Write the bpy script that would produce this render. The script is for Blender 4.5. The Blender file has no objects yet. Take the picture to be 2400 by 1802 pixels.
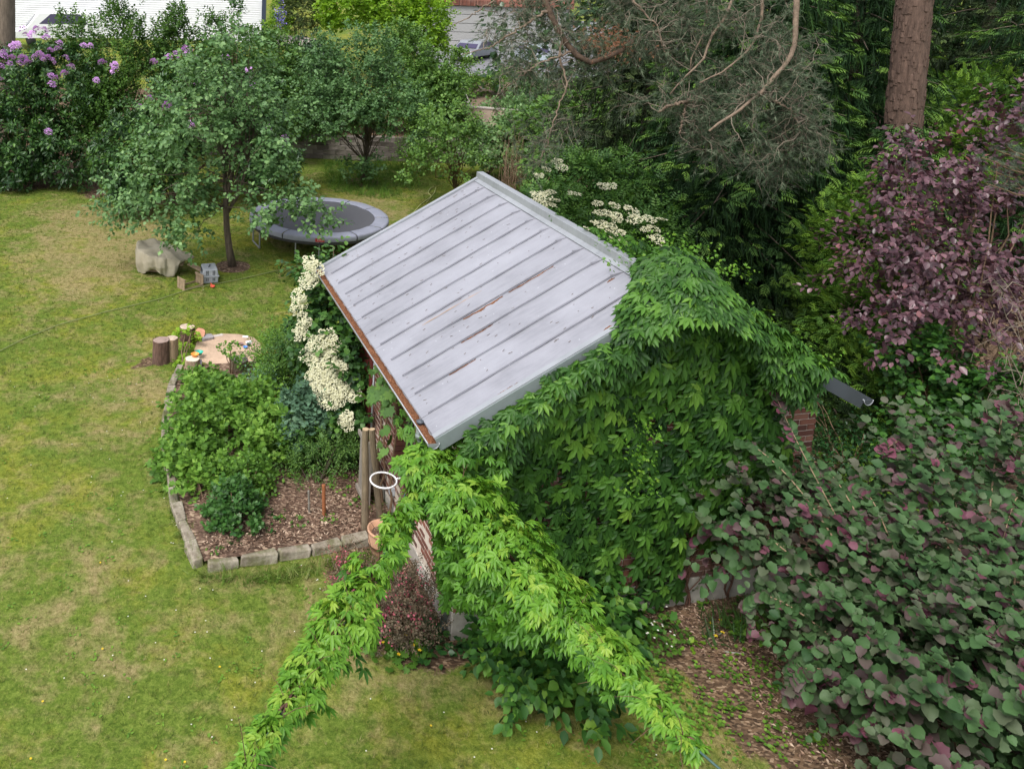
import bpy, math, random
import numpy as np
from mathutils import Vector, Matrix
rad = math.radians
rng = np.random.default_rng(7)
random.seed(7)
S = bpy.context.scene
COL = S.collection

# ---------------------------------------------------------------- camera
CAMH = 8.2475
PITCH, ROLL, FPX, PX, PY = 0.16518, 0.03279, 1959.6, 718.3, 255.5   # principal point of the cropped photograph
fwd = np.array([0, math.cos(PITCH), -math.sin(PITCH)])
r0 = np.array([1., 0, 0]); u0 = np.cross(r0, fwd)
RR = math.cos(ROLL) * r0 + math.sin(ROLL) * u0
UU = -math.sin(ROLL) * r0 + math.cos(ROLL) * u0
CAM = np.array([0, 0, CAMH])
cd = bpy.data.cameras.new('camera'); cam = bpy.data.objects.new('camera', cd); COL.objects.link(cam)
cd.sensor_fit = 'HORIZONTAL'; cd.sensor_width = 36; cd.lens = FPX / 2400 * 36
cd.shift_x = (1200 - PX) / 2400; cd.shift_y = -(901 - PY) / 2400
cd.clip_start = .1; cd.clip_end = 600
cam.matrix_world = Matrix(((RR[0], UU[0], -fwd[0], 0), (RR[1], UU[1], -fwd[1], 0), (RR[2], UU[2], -fwd[2], CAMH), (0, 0, 0, 1)))
S.camera = cam

# ---------------------------------------------------------------- light (bright overcast)
w = bpy.data.worlds.new('World'); S.world = w; w.use_nodes = True
nt = w.node_tree; nt.nodes.clear()
sky = nt.nodes.new('ShaderNodeTexSky'); sky.sky_type = 'NISHITA'; sky.sun_disc = False
SUN_EL, SUN_AZ = rad(56), rad(-138)
sky.sun_elevation = SUN_EL; sky.sun_rotation = SUN_AZ; sky.dust_density = 3; sky.air_density = 1.2
hs = nt.nodes.new('ShaderNodeHueSaturation'); hs.inputs['Saturation'].default_value = .32
bg = nt.nodes.new('ShaderNodeBackground'); bg.inputs['Strength'].default_value = .15
out = nt.nodes.new('ShaderNodeOutputWorld')
nt.links.new(sky.outputs[0], hs.inputs['Color']); nt.links.new(hs.outputs[0], bg.inputs[0]); nt.links.new(bg.outputs[0], out.inputs[0])
sd = bpy.data.lights.new('sun', 'SUN'); sd.energy = 1.5; sd.angle = rad(24); sd.color = (1, .97, .92)
sun = bpy.data.objects.new('sun', sd); COL.objects.link(sun)
sdir = Vector((math.sin(SUN_AZ) * math.cos(SUN_EL), math.cos(SUN_AZ) * math.cos(SUN_EL), math.sin(SUN_EL)))
sun.rotation_euler = sdir.to_track_quat('Z', 'Y').to_euler(); sun.location = (0, 0, 40)
S.view_settings.view_transform = 'Standard'; S.view_settings.look = 'None'
S.view_settings.gamma = 1; S.view_settings.use_curve_mapping = False
S.view_settings.exposure = .8
S.render.engine = 'CYCLES'
S.cycles.max_bounces = 6; S.cycles.diffuse_bounces = 3; S.cycles.glossy_bounces = 2; S.cycles.transmission_bounces = 3
S.cycles.transparent_max_bounces = 4; S.cycles.caustics_reflective = False; S.cycles.caustics_refractive = False

# ---------------------------------------------------------------- pixel of the photograph -> point of the place
def ray(px, py):
    d = (px - PX) * RR - (py - PY) * UU + FPX * fwd
    return d / np.linalg.norm(d)
def at(px, py, Y):                       # point on that sight line at distance Y down the garden
    d = ray(px, py); return CAM + d * (Y / d[1])
def gz(x, y):                            # terrain height
    x = np.asarray(x, float); y = np.asarray(y, float)
    return np.where(y > 36.5, .95 + (y - 36.5) * .07, 0.0)
def gp(px, py, h=0.):                    # point on flat garden ground (height h)
    d = ray(px, py); return CAM + d * ((h - CAMH) / d[2])
def gpt(px, py):                         # point on terrain beyond the stone wall
    d = ray(px, py)
    z = .95 - 36.5 * .07
    t = (CAMH - z) / (.07 * d[1] - d[2]); return CAM + d * t
def proj(P):
    P = np.asarray(P, float) - CAM; dd = P @ fwd
    return np.stack([PX + FPX * (P @ RR) / dd, PY - FPX * (P @ UU) / dd], -1)
def inpoly(q, poly):
    x, y = q[..., 0], q[..., 1]; c = np.zeros(x.shape, bool); n = len(poly)
    for i in range(n):
        x1, y1 = poly[i]; x2, y2 = poly[(i + 1) % n]
        if y1 == y2: continue
        c ^= ((y1 > y) != (y2 > y)) & (x < (x2 - x1) * (y - y1) / (y2 - y1) + x1)
    return c
def unit(v): return v / (np.linalg.norm(v, axis=-1, keepdims=True) + 1e-9)

# ---------------------------------------------------------------- object helpers
def tag(o, label=None, cat=None, group=None, kind=None):
    if label: o['label'] = label
    if cat: o['category'] = cat
    if group: o['group'] = group
    if kind: o['kind'] = kind
    return o
def thing(name, label, cat, loc=(0, 0, 0), rz=0, group=None):
    o = bpy.data.objects.new(name, None); COL.objects.link(o); o.empty_display_size = .2
    o.location = tuple(float(v) for v in loc); o.rotation_euler = (0, 0, rz)
    return tag(o, label, cat, group)
def link(name, me, parent=None, loc=None):
    o = bpy.data.objects.new(name, me); COL.objects.link(o)
    if parent is not None: o.parent = parent
    if loc is not None: o.location = tuple(float(v) for v in loc)
    return o
def mesh_np(name, V, F, mat=None, smooth=False, tint=None):
    """V (n,3), F (m,3) or (m,4) array, or list of faces"""
    me = bpy.data.meshes.new(name)
    V = np.asarray(V, float)
    if isinstance(F, np.ndarray):
        k = F.shape[1]; me.vertices.add(len(V)); me.vertices.foreach_set('co', V.astype(np.float32).ravel())
        me.loops.add(F.size); me.loops.foreach_set('vertex_index', F.astype(np.int32).ravel())
        me.polygons.add(len(F)); me.polygons.foreach_set('loop_start', np.arange(0, F.size, k, dtype=np.int32))
        me.update(calc_edges=True)
    else:
        me.from_pydata([tuple(v) for v in V], [], [tuple(f) for f in F]); me.update()
    if mat is not None: me.materials.append(mat)
    if tint is not None:
        a = me.attributes.new('tint', 'FLOAT', 'POINT'); a.data.foreach_set('value', np.asarray(tint, np.float32).ravel())
    if smooth: me.polygons.foreach_set('use_smooth', np.ones(len(me.polygons), bool))
    return me
class MB:
    def __init__(s): s.v = []; s.f = []; s.t = []
    def add(s, V, F, t=0.):
        n = len(s.v); s.v += [tuple(float(c) for c in p) for p in V]; s.f += [tuple(i + n for i in f) for f in F]; s.t += [t] * len(V)
    def box(s, c, size, rz=0, R=None, t=0., taper=0, jit=0):
        hx, hy, hz = [k / 2 for k in size]
        P = np.array([(-hx, -hy, -hz), (hx, -hy, -hz), (hx, hy, -hz), (-hx, hy, -hz), (-hx * (1 - taper), -hy * (1 - taper), hz), (hx * (1 - taper), -hy * (1 - taper), hz), (hx * (1 - taper), hy * (1 - taper), hz), (-hx * (1 - taper), hy * (1 - taper), hz)])
        if jit: P = P + rng.uniform(-jit, jit, P.shape)
        if R is None:
            ca, sa = math.cos(rz), math.sin(rz); R = np.array([(ca, -sa, 0), (sa, ca, 0), (0, 0, 1)])
        s.add(P @ np.asarray(R).T + np.asarray(c), [(0, 3, 2, 1), (4, 5, 6, 7), (0, 1, 5, 4), (1, 2, 6, 5), (2, 3, 7, 6), (3, 0, 4, 7)], t)
    def bar(s, a, b, w, h, up=(0, 0, 1), t=0.):
        a = np.asarray(a, float); b = np.asarray(b, float); y = b - a; L = np.linalg.norm(y); y /= L
        x = unit(np.cross(y, up)); z = np.cross(x, y)
        s.box((a + b) / 2, (w, L, h), R=np.stack([x, y, z], 1), t=t)
    def tube(s, P, r, n=8, cap=True, t=0.):
        P = np.asarray(P, float); m = len(P); r = np.broadcast_to(np.asarray(r, float), (m,))
        T = unit(np.gradient(P, axis=0)); up = np.array([0, 0, 1.]) if abs(T[0][2]) < .9 else np.array([1., 0, 0])
        rings = []
        x = unit(np.cross(T[0], up))
        for i in range(m):
            x = unit(x - T[i] * (x @ T[i])); y = np.cross(T[i], x)
            a = np.arange(n) * 2 * math.pi / n
            rings.append(P[i] + r[i] * (np.cos(a)[:, None] * x + np.sin(a)[:, None] * y))
        F = []
        for i in range(m - 1):
            for j in range(n):
                k = (j + 1) % n; F.append((i * n + j, i * n + k, (i + 1) * n + k, (i + 1) * n + j))
        if cap: F.append(tuple(range(n - 1, -1, -1))); F.append(tuple((m - 1) * n + j for j in range(n)))
        s.add(np.concatenate(rings), F, t)
    def lathe(s, prof, n=24, c=(0, 0, 0), R=None, t=0., squash=1):
        a = np.arange(n) * 2 * math.pi / n; V = []
        for r, z in prof: V += [(r * math.cos(q), r * math.sin(q) * squash, z) for q in a]
        V = np.array(V)
        if R is not None: V = V @ np.asarray(R).T
        F = [(i * n + j, i * n + (j + 1) % n, (i + 1) * n + (j + 1) % n, (i + 1) * n + j) for i in range(len(prof) - 1) for j in range(n)]
        s.add(V + np.asarray(c), F, t)
    def grid(s, fn, nu, nv, t=0.):
        V = [fn(i / nu, j / nv) for i in range(nu + 1) for j in range(nv + 1)]
        F = [(i * (nv + 1) + j, (i + 1) * (nv + 1) + j, (i + 1) * (nv + 1) + j + 1, i * (nv + 1) + j + 1) for i in range(nu) for j in range(nv)]
        s.add(V, F, t)
    def build(s, name, mat, parent=None, smooth=False, loc=None, bevel=0):
        me = mesh_np(name, s.v, s.f, mat, smooth, tint=s.t)
        o = link(name, me, parent, loc)
        if bevel:
            m = o.modifiers.new('bevel', 'BEVEL'); m.width = bevel; m.segments = 2; m.limit_method = 'ANGLE'
        return o

# ---------------------------------------------------------------- materials
class NT:
    def __init__(s, name):
        s.m = bpy.data.materials.new(name); s.m.use_nodes = True; s.t = s.m.node_tree; s.t.nodes.clear()
        s.out = s.n('OutputMaterial'); s.p = s.n('BsdfPrincipled'); s.l(s.p.outputs[0], s.out.inputs[0])
    def n(s, ty, **k):
        o = s.t.nodes.new('ShaderNode' + ty)
        for a, b in k.items(): setattr(o, a, b)
        return o
    def l(s, a, b): s.t.links.new(a, b)
    def noise(s, scale, detail=4, rough=.6, vec=None, dist=0):
        o = s.n('TexNoise'); o.inputs['Scale'].default_value = scale; o.inputs['Detail'].default_value = detail; o.inputs['Roughness'].default_value = rough; o.inputs['Distortion'].default_value = dist
        if vec is not None: s.l(vec, o.inputs['Vector'])
        return o.outputs['Fac']
    def coord(s, kind='Object', scale=None, rot=None):
        c = s.n('TexCoord').outputs[kind]
        if scale or rot:
            m = s.n('Mapping'); s.l(c, m.inputs[0])
            if scale: m.inputs['Scale'].default_value = scale
            if rot: m.inputs['Rotation'].default_value = rot
            return m.outputs[0]
        return c
    def ramp(s, fac, stops, interp='LINEAR'):
        o = s.n('ValToRGB'); o.color_ramp.interpolation = interp; e = o.color_ramp.elements
        while len(e) < len(stops): e.new(.5)
        for k, (p, c) in zip(e, stops): k.position = p; k.color = (*c, 1) if len(c) == 3 else c
        s.l(fac, o.inputs[0]); return o.outputs[0]
    def mix(s, fac, a, b, mode='MIX'):
        o = s.n('MixRGB', blend_type=mode)
        for q, i in ((fac, 0), (a, 1), (b, 2)):
            if isinstance(q, (int, float)): o.inputs[i].default_value = q
            elif isinstance(q, tuple): o.inputs[i].default_value = (*q, 1)
            else: s.l(q, o.inputs[i])
        return o.outputs[0]
    def math(s, op, a, b=None, clamp=False):
        o = s.n('Math', operation=op, use_clamp=clamp)
        for q, i in ((a, 0), (b, 1)):
            if q is None: continue
            if isinstance(q, (int, float)): o.inputs[i].default_value = q
            else: s.l(q, o.inputs[i])
        return o.outputs[0]
    def attr(s, name='tint', ty='GEOMETRY'):
        o = s.n('Attribute', attribute_name=name, attribute_type=ty); return o.outputs['Fac']
    def bump(s, h, strength=.3, dist=.02):
        o = s.n('Bump'); o.inputs['Strength'].default_value = strength; o.inputs['Distance'].default_value = dist
        s.l(h, o.inputs['Height']); s.l(o.outputs[0], s.p.inputs['Normal'])
    def col(s, c, rough=.6, metal=0, spec=.5):
        if isinstance(c, tuple): s.p.inputs['Base Color'].default_value = (*c, 1)
        else: s.l(c, s.p.inputs['Base Color'])
        if isinstance(rough, (int, float)): s.p.inputs['Roughness'].default_value = rough
        else: s.l(rough, s.p.inputs['Roughness'])
        s.p.inputs['Metallic'].default_value = metal
        s.p.inputs['Specular IOR Level'].default_value = spec
        return s.m
def plain(name, c, rough=.6, metal=0, var=.25, scale=6, bump=.2, spec=.4, streak=None):
    k = NT(name); v = k.coord('Object', scale=streak) if streak else k.coord('Object')
    n1 = k.noise(scale, 6, .65, v); n2 = k.noise(scale * 7, 4, .6, v)
    f = k.math('ADD', k.math('MULTIPLY', n1, .65), k.math('MULTIPLY', n2, .35))
    c0 = tuple(x * (1 - var * 1.6) for x in c); c1 = tuple(min(1, x * (1 + var)) for x in c)
    k.bump(f, bump, .01)
    return k.col(k.ramp(f, [(.3, c0), (.7, c1)]), rough, metal, spec)
def leafmat(name, stops, rough=.45, spec=.35, trans=.3, tcol=None, patch=.25, patchscale=1.2):
    """stops: ramp over the leaf's own tint 0..1"""
    k = NT(name); t = k.attr()
    g = k.n('NewGeometry')
    n1 = k.noise(patchscale, 3, .6, g.outputs['Position'])
    tt = k.math('ADD', t, k.math('MULTIPLY', k.math('SUBTRACT', n1, .5), patch * 2), clamp=True)
    c = k.ramp(tt, stops)
    k.col(c, rough, 0, spec)
    tr = k.n('BsdfTranslucent')
    k.l(k.mix(1, c, tcol or (1.0, 1.0, .45), 'MULTIPLY'), tr.inputs[0])
    mx = k.n('MixShader'); mx.inputs[0].default_value = trans
    k.l(k.p.outputs[0], mx.inputs[1]); k.l(tr.outputs[0], mx.inputs[2]); k.l(mx.outputs[0], k.out.inputs[0])
    return k.m

M_bark = plain('bark', (.13, .10, .075), .9, var=.45, scale=5, bump=.8, streak=(3, 3, .6))
M_bark_grey = plain('grey_bark', (.22, .20, .17), .9, var=.35, scale=8, bump=.6)
M_twig = plain('twig', (.20, .13, .08), .85, var=.3, scale=20)
M_branch_pine = plain('pine_branch_bark', (.30, .20, .13), .9, var=.4, scale=14, bump=.9)

# ---------------------------------------------------------------- leaf templates (base at origin, along +Y, face up +Z)
def t_oval(wd=.5, fold=.12, droop=.15):
    V = np.array([(0, 0, 0), (.42 * wd, .25, fold * .6), (.5 * wd, .58, fold - droop * .4), (0, 1, -droop), (-.5 * wd, .58, fold - droop * .4), (-.42 * wd, .25, fold * .6)], float)
    F = np.array([(0, 1, 2), (0, 2, 3), (0, 3, 4), (0, 4, 5)])
    return V, F
def t_diamond(wd=.5, fold=.1):
    return np.array([(0, 0, 0), (.5 * wd, .5, fold), (0, 1, -.06), (-.5 * wd, .5, fold)], float), np.array([(0, 1, 2), (0, 2, 3)])
def join_t(parts):
    V, F, n = [], [], 0
    for v, f in parts: V.append(v); F.append(f + n); n += len(v)
    return np.concatenate(V), np.concatenate(F)
def place_t(T, dirv, up=(0, 0, 1), o=(0, 0, 0), s=1.):
    v, f = T; y = unit(np.asarray(dirv, float)); z = np.asarray(up, float); z = unit(z - y * (z @ y)); x = np.cross(y, z)
    return (v * s) @ np.stack([x, y, z], 0) + np.asarray(o), f
def t_palm(droop=.35, seed=0):
    r = np.random.default_rng(seed); P = []
    for a, L in ((-74, .70), (-37, .93), (0, 1), (38, .92), (75, .68)):
        a = rad(a + r.uniform(-9, 9)); d = (math.sin(a), math.cos(a), -droop - r.uniform(0, .22))
        P.append(place_t(t_oval(.325, .08, .16), d, (0, 0, 1), (math.sin(a) * .05, math.cos(a) * .05, 0), L * r.uniform(.9, 1.08)))
    return join_t(P)
def t_round(n=13, seed=0):
    r = np.random.default_rng(seed); V = [(0, .45, -.06)]
    for i in range(n):
        a = 2 * math.pi * i / n - math.pi / 2; rr = .5 * (1 + (.06 if i % 2 else -.03) + r.uniform(-.03, .03))
        if abs(a - math.pi / 2) < .3: rr *= 1.18
        if i == 0: rr *= .86
        V.append((rr * math.cos(a) * .95, .47 + rr * math.sin(a), (.035 if i % 2 else -.035) + .34 * abs(rr * math.cos(a)) - .25 * (rr * math.sin(a)) ** 2 - .08 + .05 * math.sin(2 * a + seed)))
    return np.array(V), np.array([(0, i + 1, (i + 1) % n + 1) for i in range(n)])
def t_maple():
    V = [(0, .35, 0)]; n = 15
    R = [.2, .42, .34, .55, .38, .62, .42, .72, .42, .62, .38, .55, .34, .42, .2]
    for i in range(n):
        a = -math.pi / 2 + 2 * math.pi * (i + .5) / n; V.append((R[i] * math.cos(a), .38 + R[i] * math.sin(a) * .95, (.04 if i % 2 else -.04)))
    return np.array(V), np.array([(0, i + 1, (i + 1) % n + 1) for i in range(n)])
def t_pinnate(n=3):
    P = []
    for i in range(n):
        for s in (-1, 1): P.append(place_t(t_diamond(.42), (s * 1., .45, -.12), o=(0, .12 + .24 * i, 0), s=.42))
    P.append(place_t(t_diamond(.42), (0, 1, -.1), o=(0, .12 + .24 * n - .05, 0), s=.42))
    return join_t(P)
def t_frond(n=7, seed=0, w=.16, L=.34, hang=.15):
    """conifer spray: a stalk with side shoots"""
    r = np.random.default_rng(seed); P = [place_t(t_diamond(.07), (0, 1, -.05), s=1.0)]
    for i in range(n):
        y = .08 + .8 * i / n
        for s in (-1, 1):
            P.append(place_t(t_diamond(w, .04), (s * .75, .75, -hang - r.uniform(0, .25)), (r.uniform(-.5, .5), 0, 1), (0, y, -.05 * y), L * (1.05 - .6 * y) * r.uniform(.8, 1.2)))
    return join_t(P)
def t_tuft(n=11, seed=0, w=.06):
    r = np.random.default_rng(seed); V, F = [], []
    for i in range(n):
        a = r.uniform(0, 6.28); e = r.uniform(.15, .85); d = unit(np.array([math.cos(a) * e, 1 - .35 * e, math.sin(a) * e]))
        x = unit(np.cross(d, r.normal(size=3))) * w * .5; k = len(V); b = np.array([0, r.uniform(0, .35), 0]); L = r.uniform(.6, 1)
        V += [b - x, b + x, b + d * L]; F.append((k, k + 1, k + 2))
    return np.array(V), np.array(F)
def t_blades(n=9, seed=0, w=.07, lean=.5):
    r = np.random.default_rng(seed); V, F = [], []
    for i in range(n):
        a = r.uniform(0, 6.28); q = r.uniform(0, .5); b = np.array([math.cos(a * 3) * q, math.sin(a * 3) * q, 0]); h = r.uniform(.5, 1)
        d = np.array([math.cos(a) * lean * r.uniform(.3, 1.2), math.sin(a) * lean * r.uniform(.3, 1.2), 1.]) * h; x = np.array([-math.sin(a), math.cos(a), 0]) * w / 2; k = len(V)
        V += [b - x, b + x, b + d]; F.append((k, k + 1, k + 2))
    return np.array(V), np.array(F)
OVAL, OVALW, NARROW, DIA = t_oval(.55), t_oval(.8, .08), t_oval(.3), t_diamond(.6)
PALM = [t_palm(.12, i) for i in range(4)]
ROUND, MAPLE, PINN = [t_round(17, 1), t_round(17, 2), t_round(15, 3)], t_maple(), t_pinnate()
FOLD = t_diamond(.85, .1)

def frames(D, N):
    y = unit(D); z = unit(N - y * np.sum(N * y, 1, keepdims=True)); x = np.cross(y, z)
    return np.stack([x, y, z], 1)          # rows = axes
def cloud(name, T, pos, D, N, sc, mat, parent=None, tint=None, tipt=0., stuff=True):
    """one mesh made of many leaves"""
    if isinstance(T, list):
        idx = rng.integers(0, len(T), len(pos)); Vs, Fs, Ts, n = [], [], [], 0
        for k, t in enumerate(T):
            m = idx == k; v, f, tt = _cl(t, pos[m], D[m], N[m], sc[m], None if tint is None else tint[m], tipt)
            Vs.append(v); Fs.append(f + n); Ts.append(tt); n += len(v)
        V, F, tt = np.concatenate(Vs), np.concatenate(Fs), np.concatenate(Ts)
    else: V, F, tt = _cl(T, pos, D, N, sc, tint, tipt)
    if parent is not None: V = V - np.array(parent.location)
    o = link(name, mesh_np(name, V, F, mat, False, tt), parent)
    if stuff: o['kind'] = 'stuff'
    return o
def _cl(T, pos, D, N, sc, tint, tipt):
    v, f = T; R = frames(D, N)
    V = pos[:, None] + sc[:, None, None] * np.einsum('vk,nkj->nvj', v, R)
    F = f[None] + (np.arange(len(pos)) * len(v))[:, None, None]
    if tint is None: tint = rng.uniform(0, 1, len(pos))
    tt = tint[:, None] + tipt * v[None, :, 1]
    return V.reshape(-1, 3), F.reshape(-1, f.shape[1]), tt.ravel()
def leaf_parts(name, T, pos, D, N, sc, mat, parent, tint, label=None):
    """single leaves as parts that share a few meshes"""
    Ts = T if isinstance(T, list) else [T]; lib = {}
    R = frames(D, N)
    for i in range(len(pos)):
        k = (i % len(Ts), int(np.clip(tint[i], 0, .999) * 6))
        if k not in lib: lib[k] = mesh_np(name, Ts[k[0]][0], Ts[k[0]][1], mat, False, np.full(len(Ts[k[0]][0]), (k[1] + .5) / 6))
        o = bpy.data.objects.new(name, lib[k]); COL.objects.link(o); o.parent = parent
        Rm = R[i].T * sc[i]; p = pos[i] - np.array(parent.location)
        o.matrix_basis = Matrix(((*Rm[0], p[0]), (*Rm[1], p[1]), (*Rm[2], p[2]), (0, 0, 0, 1)))
def split_leaves(name, T, pos, D, N, sc, mat, parent, tint=None, n=290, prefer=None, stuffname='foliage'):
    if tint is None: tint = rng.uniform(0, 1, len(pos))
    v = CAM - pos; d = np.linalg.norm(v, axis=1); q = proj(pos)
    vis = (q[:, 0] > 5) & (q[:, 0] < 2395) & (q[:, 1] > 5) & (q[:, 1] < 1797)
    sco = (sc / d) ** 2 * (.3 + np.abs(np.sum(unit(v) * unit(N), 1))) * vis
    if prefer is not None: sco = sco * prefer
    order = np.argsort(-sco); a = order[:n]; b = order[n:]
    leaf_parts(name, T, pos[a], D[a], N[a], sc[a], mat, parent, tint[a])
    cloud(stuffname, T, pos[b], D[b], N[b], sc[b], mat, parent, tint[b])

def sprigs(o, d, L, n, sz, up=.8, drp=.15, spread=.9, szv=.3, planar=0):
    m = len(o); L = np.broadcast_to(L, (m,)); P, D, N, Sc = [], [], [], []
    a = unit(np.cross(d, rng.normal(size=(m, 3)))); b = np.cross(d, a); ph = rng.uniform(0, 6.28, m)
    for j in range(n):
        t = (j + .6) / n; th = ph + j * 2.4 + rng.normal(0, .3, m)
        lat = np.cos(th)[:, None] * a + np.sin(th)[:, None] * b
        if planar:
            sd_ = unit(np.cross(d, [0, 0, 1.]) + 1e-6) * (1 if j % 2 else -1); lat = unit(sd_ * planar + lat * (1 - planar))
        P.append(o + d * (L * t)[:, None] + lat * sz * .15)
        dd = unit(d * (.25 + .7 * t) + lat * spread * (1.1 - .5 * t) + np.array([0, 0, -drp]) + rng.normal(0, .18, (m, 3)))
        D.append(dd); N.append(unit(np.array([0, 0, up]) + d * .35 + rng.normal(0, .28, (m, 3))))
        Sc.append(sz * rng.uniform(1 - szv, 1 + szv, m) * (1.05 - .25 * t))
    return np.concatenate(P), np.concatenate(D), np.concatenate(N), np.concatenate(Sc)
def ell(x0, y0, x1, y1, Y, ry=None):
    """ellipsoid that shows in this box of the photograph when it stands Y metres down the garden"""
    c = at((x0 + x1) / 2, (y0 + y1) / 2, Y); a = at(x0, (y0 + y1) / 2, Y); b = at(x1, (y0 + y1) / 2, Y)
    t = at((x0 + x1) / 2, y0, Y); u = at((x0 + x1) / 2, y1, Y)
    rx = (b[0] - a[0]) / 2; dep = math.asin(-ray((x0 + x1) / 2, (y0 + y1) / 2)[2])
    vis = (t[2] - u[2]) / 2 * math.cos(dep)              # half height seen square to the sight line
    ry = ry or rx
    rz = math.sqrt(max(vis ** 2 - (ry * math.sin(dep)) ** 2, (vis * .45) ** 2)) / math.cos(dep)
    return (c[0], c[1], c[2], rx, ry, rz)
def crown(E, nclump, per, cr=.22, shell=.35, zmin=.05, upd=.35, low=-.75):
    """clump centres near the skin of the ellipsoids, sprigs round each; gives origins, directions, clump centres"""
    E = np.array(E, float); A = (E[:, 3] * E[:, 5]) ** 1.0; A = A / A.sum()
    k = rng.choice(len(E), nclump, p=A); e = E[k]
    d = unit(rng.normal(size=(nclump * 3, 3))); d = d[d[:, 2] > low][:nclump]; 
    while len(d) < nclump: d = np.concatenate([d, unit(rng.normal(size=(1, 3)) + [0, 0, .8])])
    r = 1 - shell * rng.uniform(0, 1, nclump) ** 1.6
    r *= 1 + .12 * np.sin(d[:, 0] * 5 + k) * np.cos(d[:, 2] * 4 + d[:, 1] * 3)
    C = e[:, :3] + d * e[:, 3:] * r[:, None]
    C[:, 2] = np.maximum(C[:, 2], zmin)
    O = np.repeat(C, per, 0) + rng.normal(0, 1, (nclump * per, 3)) * cr * np.array([1, 1, .6])
    out = np.repeat(unit(d / e[:, 3:]), per, 0)
    dr = unit(out + np.array([0, 0, upd]) + rng.normal(0, .45, O.shape))
    O[:, 2] = np.maximum(O[:, 2], zmin)
    return O, dr, C
def limb(a, b, r0_, r1_, sag=.1, n=6, wob=.04):
    a = np.asarray(a, float); b = np.asarray(b, float); L = np.linalg.norm(b - a)
    t = np.linspace(0, 1, n)[:, None]; m = (a + b) / 2 + np.array([0, 0, sag * L])
    P = (1 - t) ** 2 * a + 2 * t * (1 - t) * m + t ** 2 * b
    P[1:-1] += rng.normal(0, wob * L, (n - 2, 3)) * .5
    return P, np.linspace(r0_, r1_, n)
def stems(base, C, parent, mat, n=20, r=.03, fork=None, name='branch', rtip=.006, nside=5):
    mb = MB(); base = np.asarray(base, float); off = np.array(parent.location)
    idx = rng.choice(len(C), min(n, len(C)), replace=False)
    for i in idx:
        f = base if fork is None else fork[rng.integers(0, len(fork))]
        if fork is not None:                     # leave the trunk below the clump
            zz = np.array([q[2] for q in fork]); ok = np.where(zz < C[i][2] + .2)[0]; f = fork[rng.choice(ok)] if len(ok) else fork[0]
        P, R = limb(f, C[i], r * rng.uniform(.6, 1), rtip, .12)
        mb.tube(P - off, R, nside, cap=False)
    return tag(mb.build(name, mat, parent, smooth=True), kind='stuff')
def shrub(name, label, cat, E, base, T, mat, nclump, per, nleaf, sz, L=.25, cr=.2, shell=.4, up=.8, drp=.15, tint=None, group=None,
          planar=0, stem=12, stem_r=.02, stem_mat=None, parts=0, leafname='leaf', low=-.75, zmin=.05, spread=.9, upd=.35, tipt=0.):
    t = thing(name, label, cat, base, group=group)
    O, d, C = crown(E, nclump, per, cr, shell, zmin, upd, low)
    P, D, N, Sc = sprigs(O, d, L, nleaf, sz, up, drp, spread, .3, planar)
    P[:, 2] = np.maximum(P[:, 2], zmin)
    # new growth on the outside is lighter: the leaf's own tint
    tn = np.clip(rng.normal(.42, .2, len(P)) + np.tile(np.repeat(rng.normal(0, .13, nclump), per), nleaf), 0, 1) if tint is None else np.clip(rng.normal(tint, .2, len(P)), 0, 1)
    if parts: split_leaves(leafname, T, P, D, N, Sc, mat, t, tn, parts)
    else: cloud('foliage', T, P, D, N, Sc, mat, t, tn, tipt)
    if stem: stems(base, C, t, stem_mat or M_twig, stem, stem_r)
    return t, C, O, d

# ================================================================ THE SETTING
exec_parts = []
YAW = .226431
SO = np.array([1.6332, 8.9459, 0.])                       # below the near left corner of the shed roof
GU = np.array([math.cos(YAW), math.sin(YAW), 0]); LV = np.array([-math.sin(YAW), math.cos(YAW), 0])
def SW(u, v, z=0.): return SO + GU * u + LV * v + np.array([0, 0, z])
def softmask(XY, polys, jit=.35, n=14):
    m = np.zeros(len(XY)); r = np.random.default_rng(3)
    for _ in range(n):
        p = XY + r.normal(0, jit, XY.shape); q = np.zeros(len(XY), bool)
        for poly in polys: q |= inpoly(p, poly)
        m += q
    return m / n
def G2(*pp): return [tuple(gp(x, y)[:2]) for x, y in pp]

# ---- ground sheet
xs = np.concatenate([np.linspace(-220, -16, 18)[:-1], np.arange(-16, 24, .2), np.linspace(24, 220, 18)])
ys = np.concatenate([np.linspace(-30, 2, 10)[:-1], np.arange(2, 36.4, .2), [36.48, 36.52, 37, 38, 40, 43, 47, 52, 58, 66, 76, 90, 110, 150, 200, 300, 420]])
X, Y = np.meshgrid(xs, ys, indexing='ij'); Z = gz(X, Y).astype(float)
Z = Z + np.where((Y < 36) & (Y > 2), .02 * np.sin(X * 1.1) * np.cos(Y * .8), 0) * 0 
V = np.stack([X, Y, Z], -1).reshape(-1, 3); ny = len(ys)
ii, jj = np.meshgrid(np.arange(len(xs) - 1), np.arange(ny - 1), indexing='ij'); ii = ii.ravel(); jj = jj.ravel()
F = np.stack([ii * ny + jj, (ii + 1) * ny + jj, (ii + 1) * ny + jj + 1, ii * ny + jj + 1], 1)
me = mesh_np('ground', V, F)
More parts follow.
